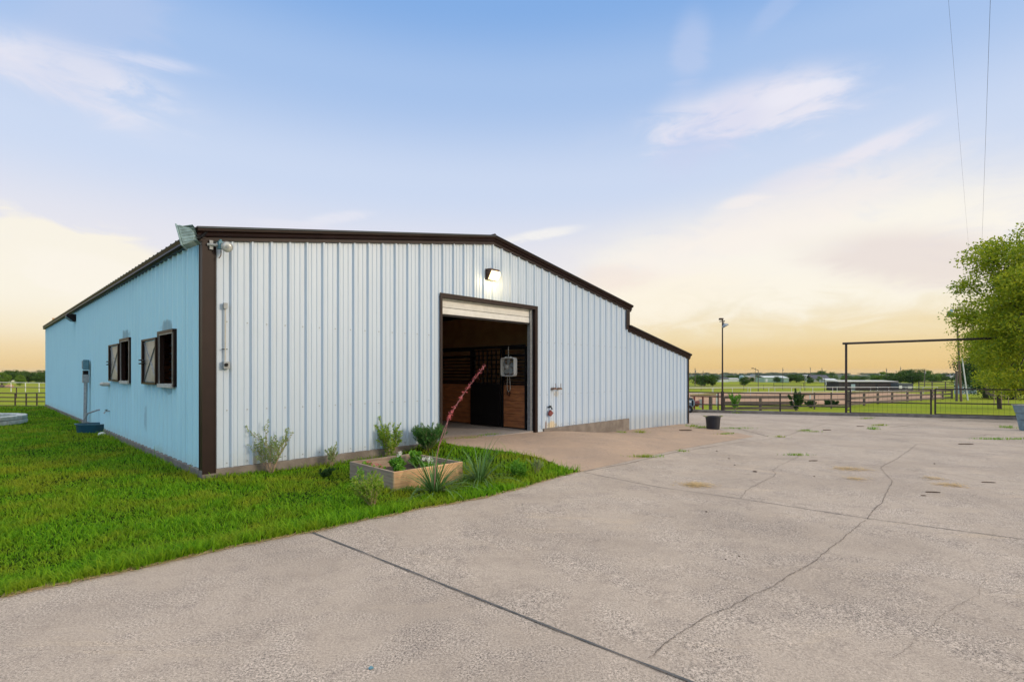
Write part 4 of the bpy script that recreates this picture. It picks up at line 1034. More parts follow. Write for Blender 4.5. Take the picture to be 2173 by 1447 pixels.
# ------------------------------------------------------------------ bucket, debris, weeds
q = gp(1513, 910); L = thing('rubber_bucket', 'black rubber muck bucket with side handles standing on the concrete', 'bucket', tuple(q))
bh = 27/F*q.y
mb = MB(); r0 = 13.0/F*q.y; r1 = 15.5/F*q.y
mb.lathe(q, [(0,.004),(r0,.004),(r1*.98,bh-.03),(r1*1.05,bh-.02),(r1*1.05,bh),(r1*.96,bh),(r0*.93,.03),(0,.03)], 28); mb.build('tub', M['black'], L, smooth=False)
for sg in (-1, 1):
    mb = MB(); mb.tube([q+Vector((sg*r1*.95, -.09, bh-.012)), q+Vector((sg*r1*1.22, -.06, bh+.012)), q+Vector((sg*r1*1.22, .06, bh+.012)), q+Vector((sg*r1*.95, .09, bh-.012))], .016, 8); mb.build('handle', M['rope'], L)
def straw_pile(px, py, w, d, label, n=330):
    q = gp(px, py); V = []; Fq = []
    for i in range(n):
        a = random.uniform(0, math.pi); x, y = random.gauss(0, w/2.6), random.gauss(0, d/2.6); Ls = random.uniform(.03,.09); wd = .0036
        u = Vector((math.cos(a), math.sin(a), random.uniform(-.1,.1))); sd = Vector((-u.y, u.x, 0)); p = Vector((x, y, random.uniform(.006,.022))); b0 = len(V)
        V += [p-sd*wd, p+sd*wd, p+u*Ls+sd*wd, p+u*Ls-sd*wd]; Fq.append((b0, b0+1, b0+2, b0+3))
    o = npmesh('straw_pile', np.array([tuple(v) for v in V]), np.array(Fq), M['straw'], None, tuple(q)); tag(o, label, 'straw pile', 'scattered straw on the concrete')
straw_pile(1479, 1030, .30, .26, 'nearest straw patch, left of the long crack', 420)
straw_pile(1808, 996, .45, .28, 'widest straw patch, beside the long crack')
straw_pile(1818, 1017, .26, .18, 'thin straw patch just below the widest one', 90)
straw_pile(1982, 1016, .22, .20, 'thin straw patch right of the long crack', 90)
straw_pile(2021, 1030, .32, .22, 'rightmost straw patch on the concrete', 170)
def stick(px, py, L, ang, r, label):
    q = gp(px, py); d = Vector((math.cos(ang), math.sin(ang), 0)); mb = MB()
    a = q-d*L/2; mb.tube([a+ZU*r, a+d*L*.35+ZU*(r*1.15)+Vector((0,.006,0)), a+d*L*.7+ZU*r, a+d*L+ZU*r*.8], [r, r*.9, r, r*.6], 6)
    tag(recenter(mb.build('stick', M['stick'])), label, 'stick', 'sticks and wood bits on the concrete')
for (px, py, L, ang, r, lb) in [(1980,1045,.20,-.1,.009,'flat dark stick below the rightmost straw patch'),(2098,1024,.20,-.15,.008,'dark stick at the right, beyond the rightmost straw patch'),(2050,943,.42,.05,.014,'dark stick lying beyond the dark cracks at far right'),
    (1726,978,.20,.2,.009,'short dark stick between the straw patches and the weedy joint'),(1455,914,.42,.1,.022,'flat board piece lying close to the lean-to corner'),(1755,913,.30,.15,.014,'dark stick near the weedy joint left of the gate'),
    (1826,905,.30,.1,.013,'short stick on the concrete in front of the gate post'),(1960,1052,.07,0,.007,'tiny wood chip beside the flat dark stick')]:
    stick(px, py, L, ang, r, lb)
def clod(px, py, r, label, m='stick'):
    q = gp(px, py); bm = bmesh.new(); bmesh.ops.create_icosphere(bm, subdivisions=2, radius=r)
    for v in bm.verts: v.co *= random.uniform(.8, 1.2); v.co.z = max(v.co.z*.55, -.002)
    me = bpy.data.meshes.new('clod'); bm.to_mesh(me); bm.free(); me.materials.append(M[m]); o = bpy.data.objects.new('clod', me); COL.objects.link(o); o.location = q+ZU*.004
    tag(o, label, 'clod', 'dirt clods on the concrete')
for (px, py, r, lb) in [(1602,1001,.035,'crumbly pale-edged clod left of the short crack'),(1499,1086,.014,'small dark clod below the nearest straw patch'),(1521,957,.02,'small clod between apron and bucket'),(1547,973,.018,'small clod in front of the bucket'),
    (1728,1011,.016,'small dark clod between the two cracks'),(1559,987,.014,'tiny clod beside the apron edge'),(1983,984,.018,'small clod at the right of the swept area'),(1568,1180,.009,'tiny dark pebble in the middle foreground'),(1540,1187,.008,'tiny dark pebble left of the other foreground pebble')]: clod(px, py, r, lb)
clod(787, 1418, .014, 'pale blue-grey pebble in the near foreground', 'bluegrey')
def tuft(px, py, w, h, n, label, stretch=0, ang=0, grp='weeds growing in the paving joints'):
    q = gp(px, py); V = []; Fq = []
    for i in range(n):
        a = random.uniform(0, 6.283); x = random.gauss(0, w/2.5); y = random.gauss(0, w/(2.5 if not stretch else 9)); xr, yr = x*math.cos(ang)-y*math.sin(ang), x*math.sin(ang)+y*math.cos(ang)
        hh = h*random.uniform(.4, 1.2); u = Vector((math.cos(a), math.sin(a), 0)); sd = Vector((-u.y, u.x, 0))*.005; p = Vector((xr, yr, 0)); ln = hh*random.uniform(.3, 1.1); b0 = len(V)
        V += [p-sd, p+sd, p+u*ln*.4+sd*.8+ZU*hh*.6, p+u*ln*.4-sd*.8+ZU*hh*.6, p+u*ln+ZU*hh]; Fq += [(b0, b0+1, b0+2, b0+3), (b0+3, b0+2, b0+4, b0+4)]
    me = bpy.data.meshes.new('weed'); me.from_pydata([tuple(v) for v in V], [], [tuple(dict.fromkeys(f)) for f in Fq]); me.update(); me.materials.append(M['blade'])
    o = bpy.data.objects.new('weed', me); COL.objects.link(o); o.location = q; tag(o, label, 'weed', grp)
for a in [(1368,970,.45,.07,160,'grass tuft at the apron edge left of the bucket line',1,.2),(1690,966,.35,.05,110,'weed at the head of the short crack',1,0),(1450,958,.14,.05,50,'small weed where apron and joints meet'),(1654,927,.22,.05,80,'weed in the joint below its crossing'),
    (1708,914,.35,.06,120,'weed at the joint crossing',1,.3),(1725,916,.5,.04,100,'low strip of weeds right of the joint crossing',1,.1),(1852,911,.22,.12,90,'round weed in front of the gate post'),(1866,903,.5,.08,110,'weed strip in front of the left gate leaf',1,.1),
    (2107,932,.75,.07,190,'long weed strip in the right-hand paving',1,.0),(2160,932,.5,.07,100,'weed strip at the far right edge of the paving',1,.1),(1555,909,.9,.05,170,'weed line behind the bucket',1,.05),(1540,921,.5,.05,120,'weed line in front of the bucket',1,.5),
    (1490,908,.5,.09,160,'weeds at the lean-to corner',1,.3),(1470,905,.3,.1,90,'thicker weed hugging the lean-to corner'),(1360,918,.22,.1,80,'small weed at the foot of the lean-to wall'),(1320,918,.2,.06,60,'low weed below the footing step'),
    (1125,914,.12,.06,50,'little weed at the right door jamb'),(1040,923,.5,.05,110,'grass strip across the door threshold',1,.6),(985,930,.6,.05,100,'thin grass strip at the left of the threshold',1,.6),(1840,888,.9,.06,160,'weed line running to the gate post',1,.6),(1563,877,.3,.14,90,'bright weed on the kerb by the light pole'),(1622,877,.3,.1,80,'second bright weed on the kerb'),
    (2140,908,.35,.12,120,'tall weeds beside the pale trough')]:
    tuft(*a)

# ------------------------------------------------------------------ fences, gate, poles
def pipe_fence(name, label, pts, rails, posts, r, m, cat='fence', group=None, mesh=0, prof='tube', top=0, zf=None):
    pts = [Vector(p) for p in pts]; T = thing(name, label, cat, tuple(pts[0]), group)
    L = [0]
    for a, b in zip(pts, pts[1:]): L.append(L[-1]+(Vector(b)-Vector(a)).length)
    def P(l, h):
        for i in range(len(pts)-1):
            if l <= L[i+1]+1e-6: q = pts[i].lerp(pts[i+1], (l-L[i])/(L[i+1]-L[i])); return Vector((q.x, q.y, (zf(q) if zf else terr(q.x, q.y))+h))
        q = pts[-1]; return Vector((q.x, q.y, (zf(q) if zf else terr(q.x, q.y))+h))
    n = max(1, round(L[-1]/posts)); H = max(rails)+top
    for k in range(n+1):
        mb = MB(); a, b = P(L[-1]*k/n, -.25), P(L[-1]*k/n, H)
        (mb.tube([a, b], r*1.25, 8) if prof == 'tube' else mb.bar(a, b, r*3, r*2)); mb.build('post', M[m], T)
    for h in rails:
        mb = MB(); mm = max(1, int(L[-1]/3)); q = [P(L[-1]*k/mm, h) for k in range(mm+1)]
        if prof == 'tube': mb.tube(q, r, 8)
        else:
            for a, b in zip(q, q[1:]):
                nn = Vector((-(b-a).y, (b-a).x, 0)).normalized()*(-r*1.6); mb.bar(a+nn, b+nn, .04, r*3.2)
        mb.build('rail', M[m], T)
    if mesh:
        mb = MB(); k = 0
        while k*mesh < L[-1]: mb.tube([P(k*mesh, min(rails)), P(k*mesh, H)], .004, 3, False); k += 1
        z = min(rails)+.15
        while z < H: mb.tube([P(0, z), P(L[-1], z)], .003, 3, False); z += .2
        mb.build('wire_mesh', M['pipe'], T)
    return T
def kl(px, off=.12):        # point on the kerb line under a photo column
    k = (px-CX)/F
    for a, b in ((K0,K1),(K1,K2),(K2,K3),(K3,K4)):
        den = (b.x-a.x)-k*(b.y-a.y); f = (k*a.y-a.x)/den
        if -.001 <= f <= 1.001 or b is K4:
            p = a.lerp(b, f); nn = Vector((-(b-a).y, (b-a).x, 0)).normalized(); return Vector((p.x, p.y, 0))+nn*off
zf = lambda q: terr(q.x, q.y)
pA, pB = kl(1400), kl(1797.5)
T = pipe_fence('pipe_fence', 'dark pipe fence with wire mesh on the kerb between barn and gate', [kl(1400), kl(1534), kl(1654), kl(1797.5)], (.46, 1.13), 3.0, .032, 'pipe', mesh=.3)
# gate frame
GP = kl(1797.5, .14); GE = kl(2215, .14)
gz = terr(GP.x, GP.y)
T = thing('gateway_arch', 'tall brown pipe gateway frame with a high crossbar over the double gate', 'gateway', (GP.x, GP.y, gz))
for P_ in (GP, GE):
    mb = MB(); mb.tube([(P_.x, P_.y, terr(P_.x, P_.y)-.2), (P_.x, P_.y, 3.10)], .055, 10); mb.build('post', M['pipe'], T)
d = (GE-GP).normalized(); mb = MB(); mb.tube([GP-d*.16+ZU*3.13, GE+d*.3+ZU*3.30], .058, 10); mb.build('crossbar', M['pipe'], T)
def gate_leaf(pl, pr, label, hinge_left):
    a, b = kl(pl, .14), kl(pr, .14); z0 = terr(a.x, a.y)+.14+.02; z1 = 1.30+terr(a.x, a.y)+.12
    T = thing('gate', label, 'gate', (a.x, a.y, z0), 'gate leaves in the gateway')
    mb = MB(); r = .034
    V3 = lambda p, z: Vector((p.x, p.y, z))
    zm = z0+.56
    for z in (z0, z1): mb.tube([V3(a, z), V3(b, z)], r, 8)
    for p in (a, b): mb.tube([V3(p, z0), V3(p, z1)], r*1.15, 8)
    mb.build('frame', M['pipe'], T)
    mb = MB(); mb.tube([V3(a, zm), V3(b, zm)], r*.9, 8); mb.build('middle_rail', M['pipe'], T)
    mb = MB(); Lg = (b-a).length; n = int(Lg/.2)
    for k in range(1, n): p = a.lerp(b, k/n); mb.tube([V3(p, z0), V3(p, z1)], .004, 3, False)
    for z in np.arange(z0+.15, z1, .2): mb.tube([V3(a, z), V3(b, z)], .0035, 3, False)
    mb.build('wire_mesh', M['pipe'], T)
    hp = a if hinge_left else b; dd = (b-a).normalized()*(-.14 if hinge_left else .14)
    for z in (z0+.15, zm+.05, z1-.15):
        mb = MB(); mb.bar(V3(hp, z), V3(hp, z)+dd, .05, .04); mb.build('hinge', M['pipe'], T)
gate_leaf(1806, 1978, 'left leaf of the double pipe gate, hinged on the tall brown post', True)
gate_leaf(1987, 2207, 'right leaf of the double pipe gate, partly hidden by the pale trough', False)
# light pole near the barn
q = kl(1533.5, .1); q.z = terr(q.x, q.y); ty = q.y
T = thing('light_pole', 'tall dark pole beside the barn with a bell-shaped flood lamp on top', 'light pole', tuple(q))
top = at(1533.5, 677, ty)
mb = MB(); mb.tube([q-ZU*.2, Vector((q.x, q.y, top.z-1.5)), Vector((q.x, q.y, top.z))], [.055,.038,.034], 10); mb.tube([q-ZU*.1, q+ZU*1.2], .085, 10); mb.build('pole', M['pipe'], T)
mb = MB(); mb.bar(top+Vector((-.17,0,-.14)), top+Vector((.12,0,-.10)), .05, .04); mb.build('cross_arm', M['dark'], T)
mb = MB(); mb.box(top+Vector((-.09,0,.0)), (.20,.16,.10)); mb.tube([top+Vector((.01,0,-.04)), top+Vector((.03,0,.05))], .03, 8); mb.build('ballast_box', M['stick'], T, bevel=.01)
c = top+Vector((.10,0,-.33)); ax = Vector((.48,-.15,-.86)).normalized()
mb = MB(); mb.lathe(c-ax*.06, [(.0,-.06),(.05,-.05),(.06,0),(.12,.03),(.19,.10),(.21,.17),(.20,.17),(.11,.05),(0,.03)], 20, ax); mb.build('lamp_shade', M['galv'], T, smooth=True)
mb = MB(); mb.tube([top+Vector((.08,0,-.12)), c-ax*.1], .02, 8); mb.build('bracket', M['dark'], T)
# leaning lamp pole by the tree
D2 = 52; b0 = gx(2040, D2); t0_ = at(2029.5, 657, D2)
T = thing('light_pole', 'leaning rusty lamp pole at the edge of the big tree', 'light pole', tuple(b0))
mb = MB(); mb.tube([b0-ZU*.2, b0.lerp(t0_, .5), t0_], [.11,.09,.07], 8); mb.build('pole', M['rustpipe'], T)
mb = MB(); mb.bar(t0_+Vector((-.4,0,-.1)), t0_+Vector((.4,0,.12)), .14, .12); mb.build('cross_arm', M['rustpipe'], T)
c = at(2018, 665, D2); mb = MB(); mb.tube([c+Vector((.1,0,-.0)), t0_+Vector((-.35,0,-.1))], .04, 6); mb.build('bracket', M['galv'], T)
ax = Vector((-.5,-.5,-.6)).normalized(); mb = MB(); mb.lathe(c, [(0,-.15),(.12,-.12),(.18,0),(.32,.14),(.34,.24),(.2,.22),(0,.2)], 14, ax); mb.obox(c+Vector((-.02,0,.16)), Vector((.5,0,.85)).normalized(), Vector((0,1,0)), Vector((.85,0,-.5)).normalized(), .26, .1, .09); mb.build('lamp_shade', M['patina'], T)
mb = MB(); b1 = gx(2054, 56); mb.tube([b1, at(2041, 755, 56)], .06, 7); tag(recenter(mb.build('leaning_pole', M['white'])), 'thin white pole leaning beside the rusty lamp pole', 'pole')
mb = MB(); b1 = gx(2030, 53); mb.tube([b1-ZU*.2, at(2030, 788, 53)], .11, 8); tag(recenter(mb.build('wooden_post', M['plank'])), 'thick weathered wooden post next to the rusty lamp pole', 'post')

# plank ranch fence
FR0 = [gx(1536, 34), gx(1690, 34.5)]
pipe_fence('plank_fence', 'grey ranch fence of wide planks behind the pipe fence, left section', FR0, (.10, .45, .82), 2.4, .055, 'plank', prof='plank', top=.02)
pipe_fence('plank_fence', 'grey ranch fence of narrow rails between the bush and the gate post', [gx(1691, 35), gx(1798, 37.5)], (.18, .60, .98), 2.0, .03, 'plank', prof='plank', top=.12)
pipe_fence('plank_fence', 'grey ranch fence running away behind the gate leaves', [gx(1800, 39), gx(1876, 47), gx(1953, 54), gx(2020, 63)], (.18, .62, 1.02), 4.4, .055, 'plank', prof='plank', top=.08)
pipe_fence('white_fence', 'white-posted rail fence across the arena on the right', [gx(1445, 70), gx(1502, 72), gx(1620, 84), gx(1800, 96), gx(1990, 110)], (.55, 1.25), 6.0, .028, 'white')
pipe_fence('arena_fence', 'cream pipe rail fence along the far side of the arena', [gx(1440, 120), gx(1600, 122), gx(1690, 128), gx(1800, 118), gx(1960, 105)], (1.25,), 9.0, .05, 'offwhite')
pipe_fence('pasture_fence', 'dark pipe pen fence beyond the arena, left part', [gx(1440, 150), gx(1560, 156), gx(1700, 165)], (.5, 1.0, 1.5), 7.5, .05, 'pipe')
pipe_fence('pasture_fence', 'dark pipe pen fence beyond the arena, near the dark shed', [gx(1642, 190), gx(1770, 185)], (.6, 1.9), 8, .06, 'pipe')
pipe_fence('pasture_fence', 'tangle of low brown pens behind the gate leaves', [gx(1950, 120), gx(2035, 118)], (.6, 1.2, 1.8, 2.4), 3, .09, 'rail_brown')
for (pl, pr, y, z0, z1, lb) in ((1466, 1521, 45, 838, 835.5, 'left jump pole lying over the pale fence rail'), (1684, 1719, 46, 839, 836, 'right jump pole above the bush by the fence')):
    a, b = at(pl, z0, y), at(pr, z1, y-3); T = thing('jump_pole', lb, 'pole', tuple(a), 'jump poles in the arena')
    mb = MB(); mb.tube([a, b], .10, 8); mb.build('rail', M['straw'], T)
    for p in (a, b): mb = MB(); mb.tube([Vector((p.x, p.y, terr(p.x, p.y)-.1)), p], .06, 6); mb.build('support', M['white'], T)
# steel frame and rounded cart at the barn corner
a = gx(1472, 33.5); T = thing('steel_frame', 'rusty red steel frame with a grey panel beyond the fence beside the barn corner', 'frame', tuple(a))
zt_ = CAMH+(HY-841)/F*33.5
mb = MB(); mb.bar(gx(1466, 33.5)*1, gx(1466, 33.5)*1, .1) if 0 else None
mb.tube([at(1465, 840, 33.5), at(1534, 841.5, 33.5)], .06, 8); mb.build('top_rail', M['rustpipe'], T)
for px in (1473.5, 1491.5, 1508): mb = MB(); mb.tube([at(px, 841, 33.5), gx(px, 33.5)], .06 if px < 1500 else .12, 8); mb.build('upright', M['red'] if px < 1500 else M['plank'], T)
mb = MB(); mb.obox(at(1486.5, 856, 33.45), Vector((1,0,0)), Vector((0,1,0)), ZU, .09, .02, .28); mb.build('panel', M['greypaint'], T)
mb = MB(); cq = at(1479, 856, 33.2); mb.lathe(cq, [(0,-.2),(.12,-.17),(.18,-.05),(.14,.1),(.05,.2),(0,.24)], 10, Vector((.5,-.2,.8)).normalized()); mb.build('red_drum', M['red'], T)
yv = 28.3; T = thing('garden_cart', 'blue-grey rounded cart with a black tyre half hidden by the barn corner', 'cart', tuple(gx(1466, yv)))
c = at(1458, 855.5, yv); mb = MB()
prof = [(-.45,-.20),(.33,-.22),(.42,-.08),(.42,.08),(.37,.20),(.30,.235),(-.45,.235)]
mb.prism(prof, c-Vector((0,.05,0)), Vector((1,0,0)), ZU, Vector((0,1.1,0))); mb.build('body', M['cart'], T, bevel=.03)
mb = MB(); mb.prism([(-.46,.237),(.31,.237),(.30,.28),(-.46,.28)], c-Vector((0,.08,0)), Vector((1,0,0)), ZU, Vector((0,1.15,0))); mb.build('lid', M['dark'], T)
mb = MB(); mb.box(c+Vector((.28,-.09,.02)), (.05,.06,.3)); mb.build('latch', M['dark'], T); mb = MB(); mb.box(c+Vector((.15,-.07,.09)), (.12,.03,.1)); mb.build('plate', M['white'], T)
for (xx, r_) in ((.12, .22),):
    w = gx(1461.5, yv-.12); w.z += r_-.03; mb = MB(); mb.lathe(w, [(.09,-.08),(r_*.92,-.08),(r_,-.05),(r_,.05),(r_*.92,.08),(.09,.08)], 22, Vector((.25,1,0)).normalized()); wh = mb.build('wheel', M['rubber'], T); mb = MB(); mb.lathe(w, [(.0,-.06),(.09,-.07),(.1,.07),(0,.06)], 12, Vector((.25,1,0)).normalized()); mb.build('hub', M['greypaint'], T)
# pale trough at the right edge: tapering stack
q = gp(2212, 917); hz = 56/F*q.y; T = thing('trough', 'pale blue-grey tapering metal trough cut by the right edge of the picture', 'trough', tuple(q))
wx = 46/F*q.y/2; cxm = q+Vector((wx*.35, .45, 0))
def ring(z, k): return [cxm+Vector((sx*wx*k, sy*.42*k, z)) for sx, sy in ((-1,-1),(1,-1),(1,1),(-1,1))]
for i, (za, zb, ka, kb) in enumerate(((0,.40*hz,.66,.76),(.41*hz,.66*hz,.765,.84),(.67*hz,.97*hz,.86,.98))):
    mb = MB(); mb.add(ring(za, ka)+ring(zb, kb), [(0,1,5,4),(1,2,6,5),(2,3,7,6),(3,0,4,7),(4,5,6,7),(3,2,1,0)]); mb.build('section', M['cart'], T, bevel=.01)
mb = MB(); mb.add(ring(.965*hz, 1.0)+ring(hz, 1.04), [(0,1,5,4),(1,2,6,5),(2,3,7,6),(3,0,4,7),(4,5,6,7),(3,2,1,0)]); mb.build('rim', M['galv'], T)

# ------------------------------------------------------------------ overhead cables
def cable(p0, p1, sag, r, label):
    pts = []
    for k in range(25):
        f = k/24; p = p0.lerp(p1, f); p.z -= sag*4*f*(1-f); pts.append(p)
    mb = MB(); mb.tube(pts, r, 5); tag(recenter(mb.build('power_cable', M['cable'])), label, 'cable', 'overhead cables')
pe = gx(2066, 75)
def through(pa, ya, pb, yb, e=1.0, e0=-.4):
    a = at(*pa, ya); b = at(*pb, yb); return a+(b-a)*e0, a+(b-a)*e
a, b = through((2013, -2), 11.0, (2037, 290), 17.4, 5.5); cable(a, b, .25, .0022, 'left overhead cable crossing the upper right sky')
a, b = through((2101.5, -2), 11.0, (2091, 300), 17.8, 5.5); cable(a, b, .25, .0036, 'right overhead cable crossing the upper right sky')
a = at(2185, 530, 24); b = at(2128, 632, 30); cable(a, b, .12, .02, 'thick drooping cable against the big tree')

# ------------------------------------------------------------------ trees
def tree_mesh(name, h, cz, rx, ry, rz, ncl, nleaf, lf, crs, leafm, trunk_r, seed, lean=(0,0), nlimb=10, drape=.0):
    global rng
    rs = np.random.default_rng(seed); P = []
    cc = []
    for i in range(ncl):
        v = rs.normal(0, 1, 3); v /= np.linalg.norm(v); q = rs.random()**.45; k = 1+rs.normal(0, .10)
        cc.append(np.array([v[0]*rx*q*k, v[1]*ry*q*k, cz+v[2]*rz*q*k]))
    cc = np.array(cc); cc[:,0] += lean[0]; cc[:,1] += lean[1]; wts = rs.uniform(.4, 1.5, ncl); wts /= wts.sum(); T = MB()
    top = Vector((lean[0], lean[1], cz))
    tr = [Vector((0,0,-.3)), Vector((lean[0]*.25, lean[1]*.25, cz*.3)), Vector((lean[0]*.6, lean[1]*.6, cz*.65)), top, top+Vector((0,0,rz*.6))]
    T.tube(tr, [trunk_r*1.25, trunk_r, trunk_r*.8, trunk_r*.55, trunk_r*.15], 8)
    for i in range(min(nlimb, ncl)):
        e = Vector(cc[i]); s = tr[1].lerp(tr[3], rs.uniform(.3, 1)); m = s.lerp(e, .5)+Vector((0,0,(e-s).length*.08)); T.tube([s, m, e], [trunk_r*.4, trunk_r*.22, trunk_r*.06], 5, False)
    idx = rs.choice(ncl, nleaf, p=wts); off = rs.normal(0, 1, (nleaf, 3)); ln = np.linalg.norm(off, axis=1)[:,None]; off = off/ln*np.minimum(ln, 1.9)*crs*rs.uniform(.5, 1.2, (nleaf, 1)); off[:,2] *= .62
    off[:,2] -= drape*np.abs(off[:,0])
    P = cc[idx]+off; Nn = off/ (np.linalg.norm(off, axis=1)[:,None]+1e-9)+np.array([0,0,.15])
    V, Fq = leafquads(P, Nn, lf, lf*.6, .8)
    return T, V, Fq
def tree(name, label, loc, args, leafm, group=None, bark='bark'):
    T0 = thing(name, label, 'tree', tuple(loc), group); T, V, Fq = tree_mesh(name, *args[0:9], leafm, *args[9:])
    o = npmesh('crown', V, Fq, M[leafm], T0); mb = T; me = mb.build('trunk', M[bark], None); me.parent = T0
    return T0
# the big tree at the right
loc = gx(2240, 24)
tree('shade_tree', 'big light green shade tree overhanging the gate at the right edge', loc, (10, 5.25, 2.8, 2.7, 4.2, 130, 62000, .125, .40, .14, 11, (-1.0, .2), 90, .25), 'leafbig')
loc2 = gx(2122, 36); tree('shade_tree', 'slender dark-trunked tree whose foliage merges into the big tree', loc2, (8, 4.3, 1.7, 1.9, 2.6, 60, 22000, .11, .42, .11, 12, (-.5, 0), 16, .2), 'leafbig')
tree('cedar_tree', 'dark bushy tree behind the lamp pole and the pale shed', gx(2092, 66), (8, 3.4, 3.4, 3, 2.9, 60, 16000, .24, .7, .25, 13, (0, 0), 10, 0), 'leafdk')
tree('cedar_tree', 'dark low tree behind the right gate leaf', gx(2150, 60), (6, 2.6, 4.0, 3, 2.6, 60, 14000, .22, .7, .25, 14, (0, 0), 10, 0), 'leafdk')
g = gx(1689, 33.0); bush('shrub', 'leafy dark sapling growing through the ranch fence', 'shrub', g, 1.1, .5, 14, 12, .12, .07, M['leafdk'], M['plank'], .3, .014)
g = gx(1560, 33.2); bush('shrub', 'sparse spindly shrub behind the pipe fence near the light pole', 'shrub', g, 1.0, .6, 12, 7, .10, .05, M['leafmid'], M['twig'], .3, .01)
g = gx(1764, 40); bush('shrub', 'low spreading shrub in front of the arena', 'shrub', g, .5, 1.3, 22, 9, .12, .06, M['leafdk'], M['leafdk'], .3, .01)
g = gx(1720, 38); bush('shrub', 'low weedy shrub right of the dark sapling', 'shrub', g, .5, .9, 16, 10, .12, .06, M['leafdk'], M['leafdk'], .2, .01)

# far trees: four kinds, copied
protos = []
for i, (lm, sh) in enumerate((('leaffar', (6, 3.4, 3.6, 3.4, 2.7)), ('leaffar', (6, 3.2, 3.0, 3.0, 3.0)), ('leaffar2', (6, 3.2, 3.2, 3.0, 2.9)), ('leaffar', (5, 2.6, 4.2, 4.0, 2.4)))):
    T, V, Fq = tree_mesh('t', *sh, 42, 6500, .34, .62, lm, .22, 40+i, (0, 0), 8, 0)
    me = npmesh('crown', V, Fq, M[lm]); tk = T.build('trunk', M['bark'], None); protos.append((me, tk))
used = set()
FT = ['far round tree', 'far broad tree', 'far pale green tree', 'far low spreading tree']
def fartree(px, y, h, kind, wk=1.0, label=None, group='scattered trees on the far plain'):
    cr, tk = protos[kind]
    T0 = thing('far_tree', label, 'tree', tuple(gx(px, y)), group); s = h/6.0
    T0.scale = (s*wk, s*wk, s); T0.rotation_euler = (0, 0, random.uniform(0, 6.28))
    for src in (cr, tk):
        if src.name not in used: used.add(src.name); c = src
        else: c = src.copy(); COL.objects.link(c)
        c.parent = T0
    return T0
named = [(1495,225,5.9,3,1.35,'broad dark tree right beside the barn corner on the far field'),(1512,228,4.6,0,1.0,'tree joined to the right side of the broad dark tree'),(1581,232,3.9,1,1.1,'small round tree alone in the field right of the light pole'),
    (1690,392,7.4,3,1.3,'big dark tree right of the pale green warehouse'),(1678,396,5.2,1,1,'smaller tree close to the warehouse end'),(1719,300,3.6,1,1.0,'small tree at the foot of the two far poles'),(1747,480,9.5,0,1.4,'tall dark tree behind the grey roofs'),(1649,380,4.2,1,1.1,'bushy tree in front of the warehouse wall'),
    (1905,300,7.4,3,1.5,'broad tree rising right behind the dark shed'),(1937,290,8.0,0,1.5,'tall tree over the right end of the dark shed'),(1866,330,6.8,2,1.4,'lighter tree behind the dark shed roof'),(1978,330,7.6,2,1.1,'pale tree between the far poles right of the shed'),(1998,420,6.4,1,1.1,'dark rounded tree before the distant houses')]
for (px, y, h, k, wk, lb) in named: fartree(px, y, h, k, wk, lb, None)
for i in range(110):
    px = random.uniform(1445, 2060); y = random.choice([random.uniform(420, 700), random.uniform(500, 1000)]); fartree(px, y, random.uniform(3.2, 5.5)*(1 if y < 700 else 1.4), random.randint(0, 3), random.uniform(.9, 1.6), 'small distant tree among the scattered trees of the far plain beyond the fences')
for i in range(60):
    px = random.uniform(1440, 2070); y = random.uniform(1100, 2000); fartree(px, y, random.uniform(6, 10), random.choice((0,1,3)), random.uniform(1.5, 2.6), 'tiny hazy tree near the foot of the far ridge', 'trees at the foot of the far ridge')
for i in range(90):
    px = random.uniform(1430, 2090); y = random.uniform(3000, 3700); fartree(px, y, random.uniform(9, 15), random.choice((0,1,3)), random.uniform(2.2, 4.5), 'tiny tree crown on the skyline of the far ridge', 'trees on the ridge skyline')
# trees at the left
for (px, y, h, k, wk, lb) in [(37,270,7.4,3,1.25,'tall spreading tree in the left tree row'),(22,275,5.6,1,1.1,'tree at the left end of the left tree row, above the pale building'),(60,262,5.4,0,1.2,'middle tree of the left tree row'),(78,268,6.2,3,1.1,'tree right of the middle in the left tree row'),(95,262,6.1,0,1.1,'tree of the left row touching the barn wall'),
    (42,180,3.6,2,.8,'small pale tree standing before the left tree row'),(4,190,4.4,2,1.1,'small olive tree at the very left edge'),(88,240,4.6,1,1.2,'low bushy tree near the barn end')]: fartree(px, y, h, k, wk, lb, 'trees of the left row')

# ------------------------------------------------------------------ far buildings
def shed(name, label, px0, px1, y, h, depth, wallm, roofm, rise=.25, ov=.3, gable=False, win=None, group=None):
    a, b = gx(px0, y), gx(px1, y); w = b.x-a.x; z = min(a.z, b.z); T = thing(name, label, 'building', ((a.x+b.x)/2, y, z), group)
    mb = MB(); mb.box(((a.x+b.x)/2, y+depth/2, z+h/2-.2), (w, depth, h+.4)); mb.build('wall', M[wallm], T)
    mb = MB(); z1 = z+h
    if gable:
        mb.prism([(-ov,0),(depth/2,rise),(depth+ov,0),(depth+ov,.12),(depth/2,rise+.12),(-ov,.12)], (a.x-ov, y, z1), Vector((0,1,0)), ZU, Vector((w+2*ov,0,0)))
    else: mb.prism([(-ov,0),(depth+ov,rise),(depth+ov,rise+.18),(-ov,.18)], (a.x-ov, y, z1), Vector((0,1,0)), ZU, Vector((w+2*ov,0,0)))
    mb.build('roof', M[roofm], T)
    for (f0, f1, z0, z2, m, nm) in (win or []):
        mb = MB(); mb.box((a.x+w*(f0+f1)/2, y-.03, z+(z0+z2)/2), (w*(f1-f0), .1, z2-z0)); mb.build(nm, M[m], T)
    return T
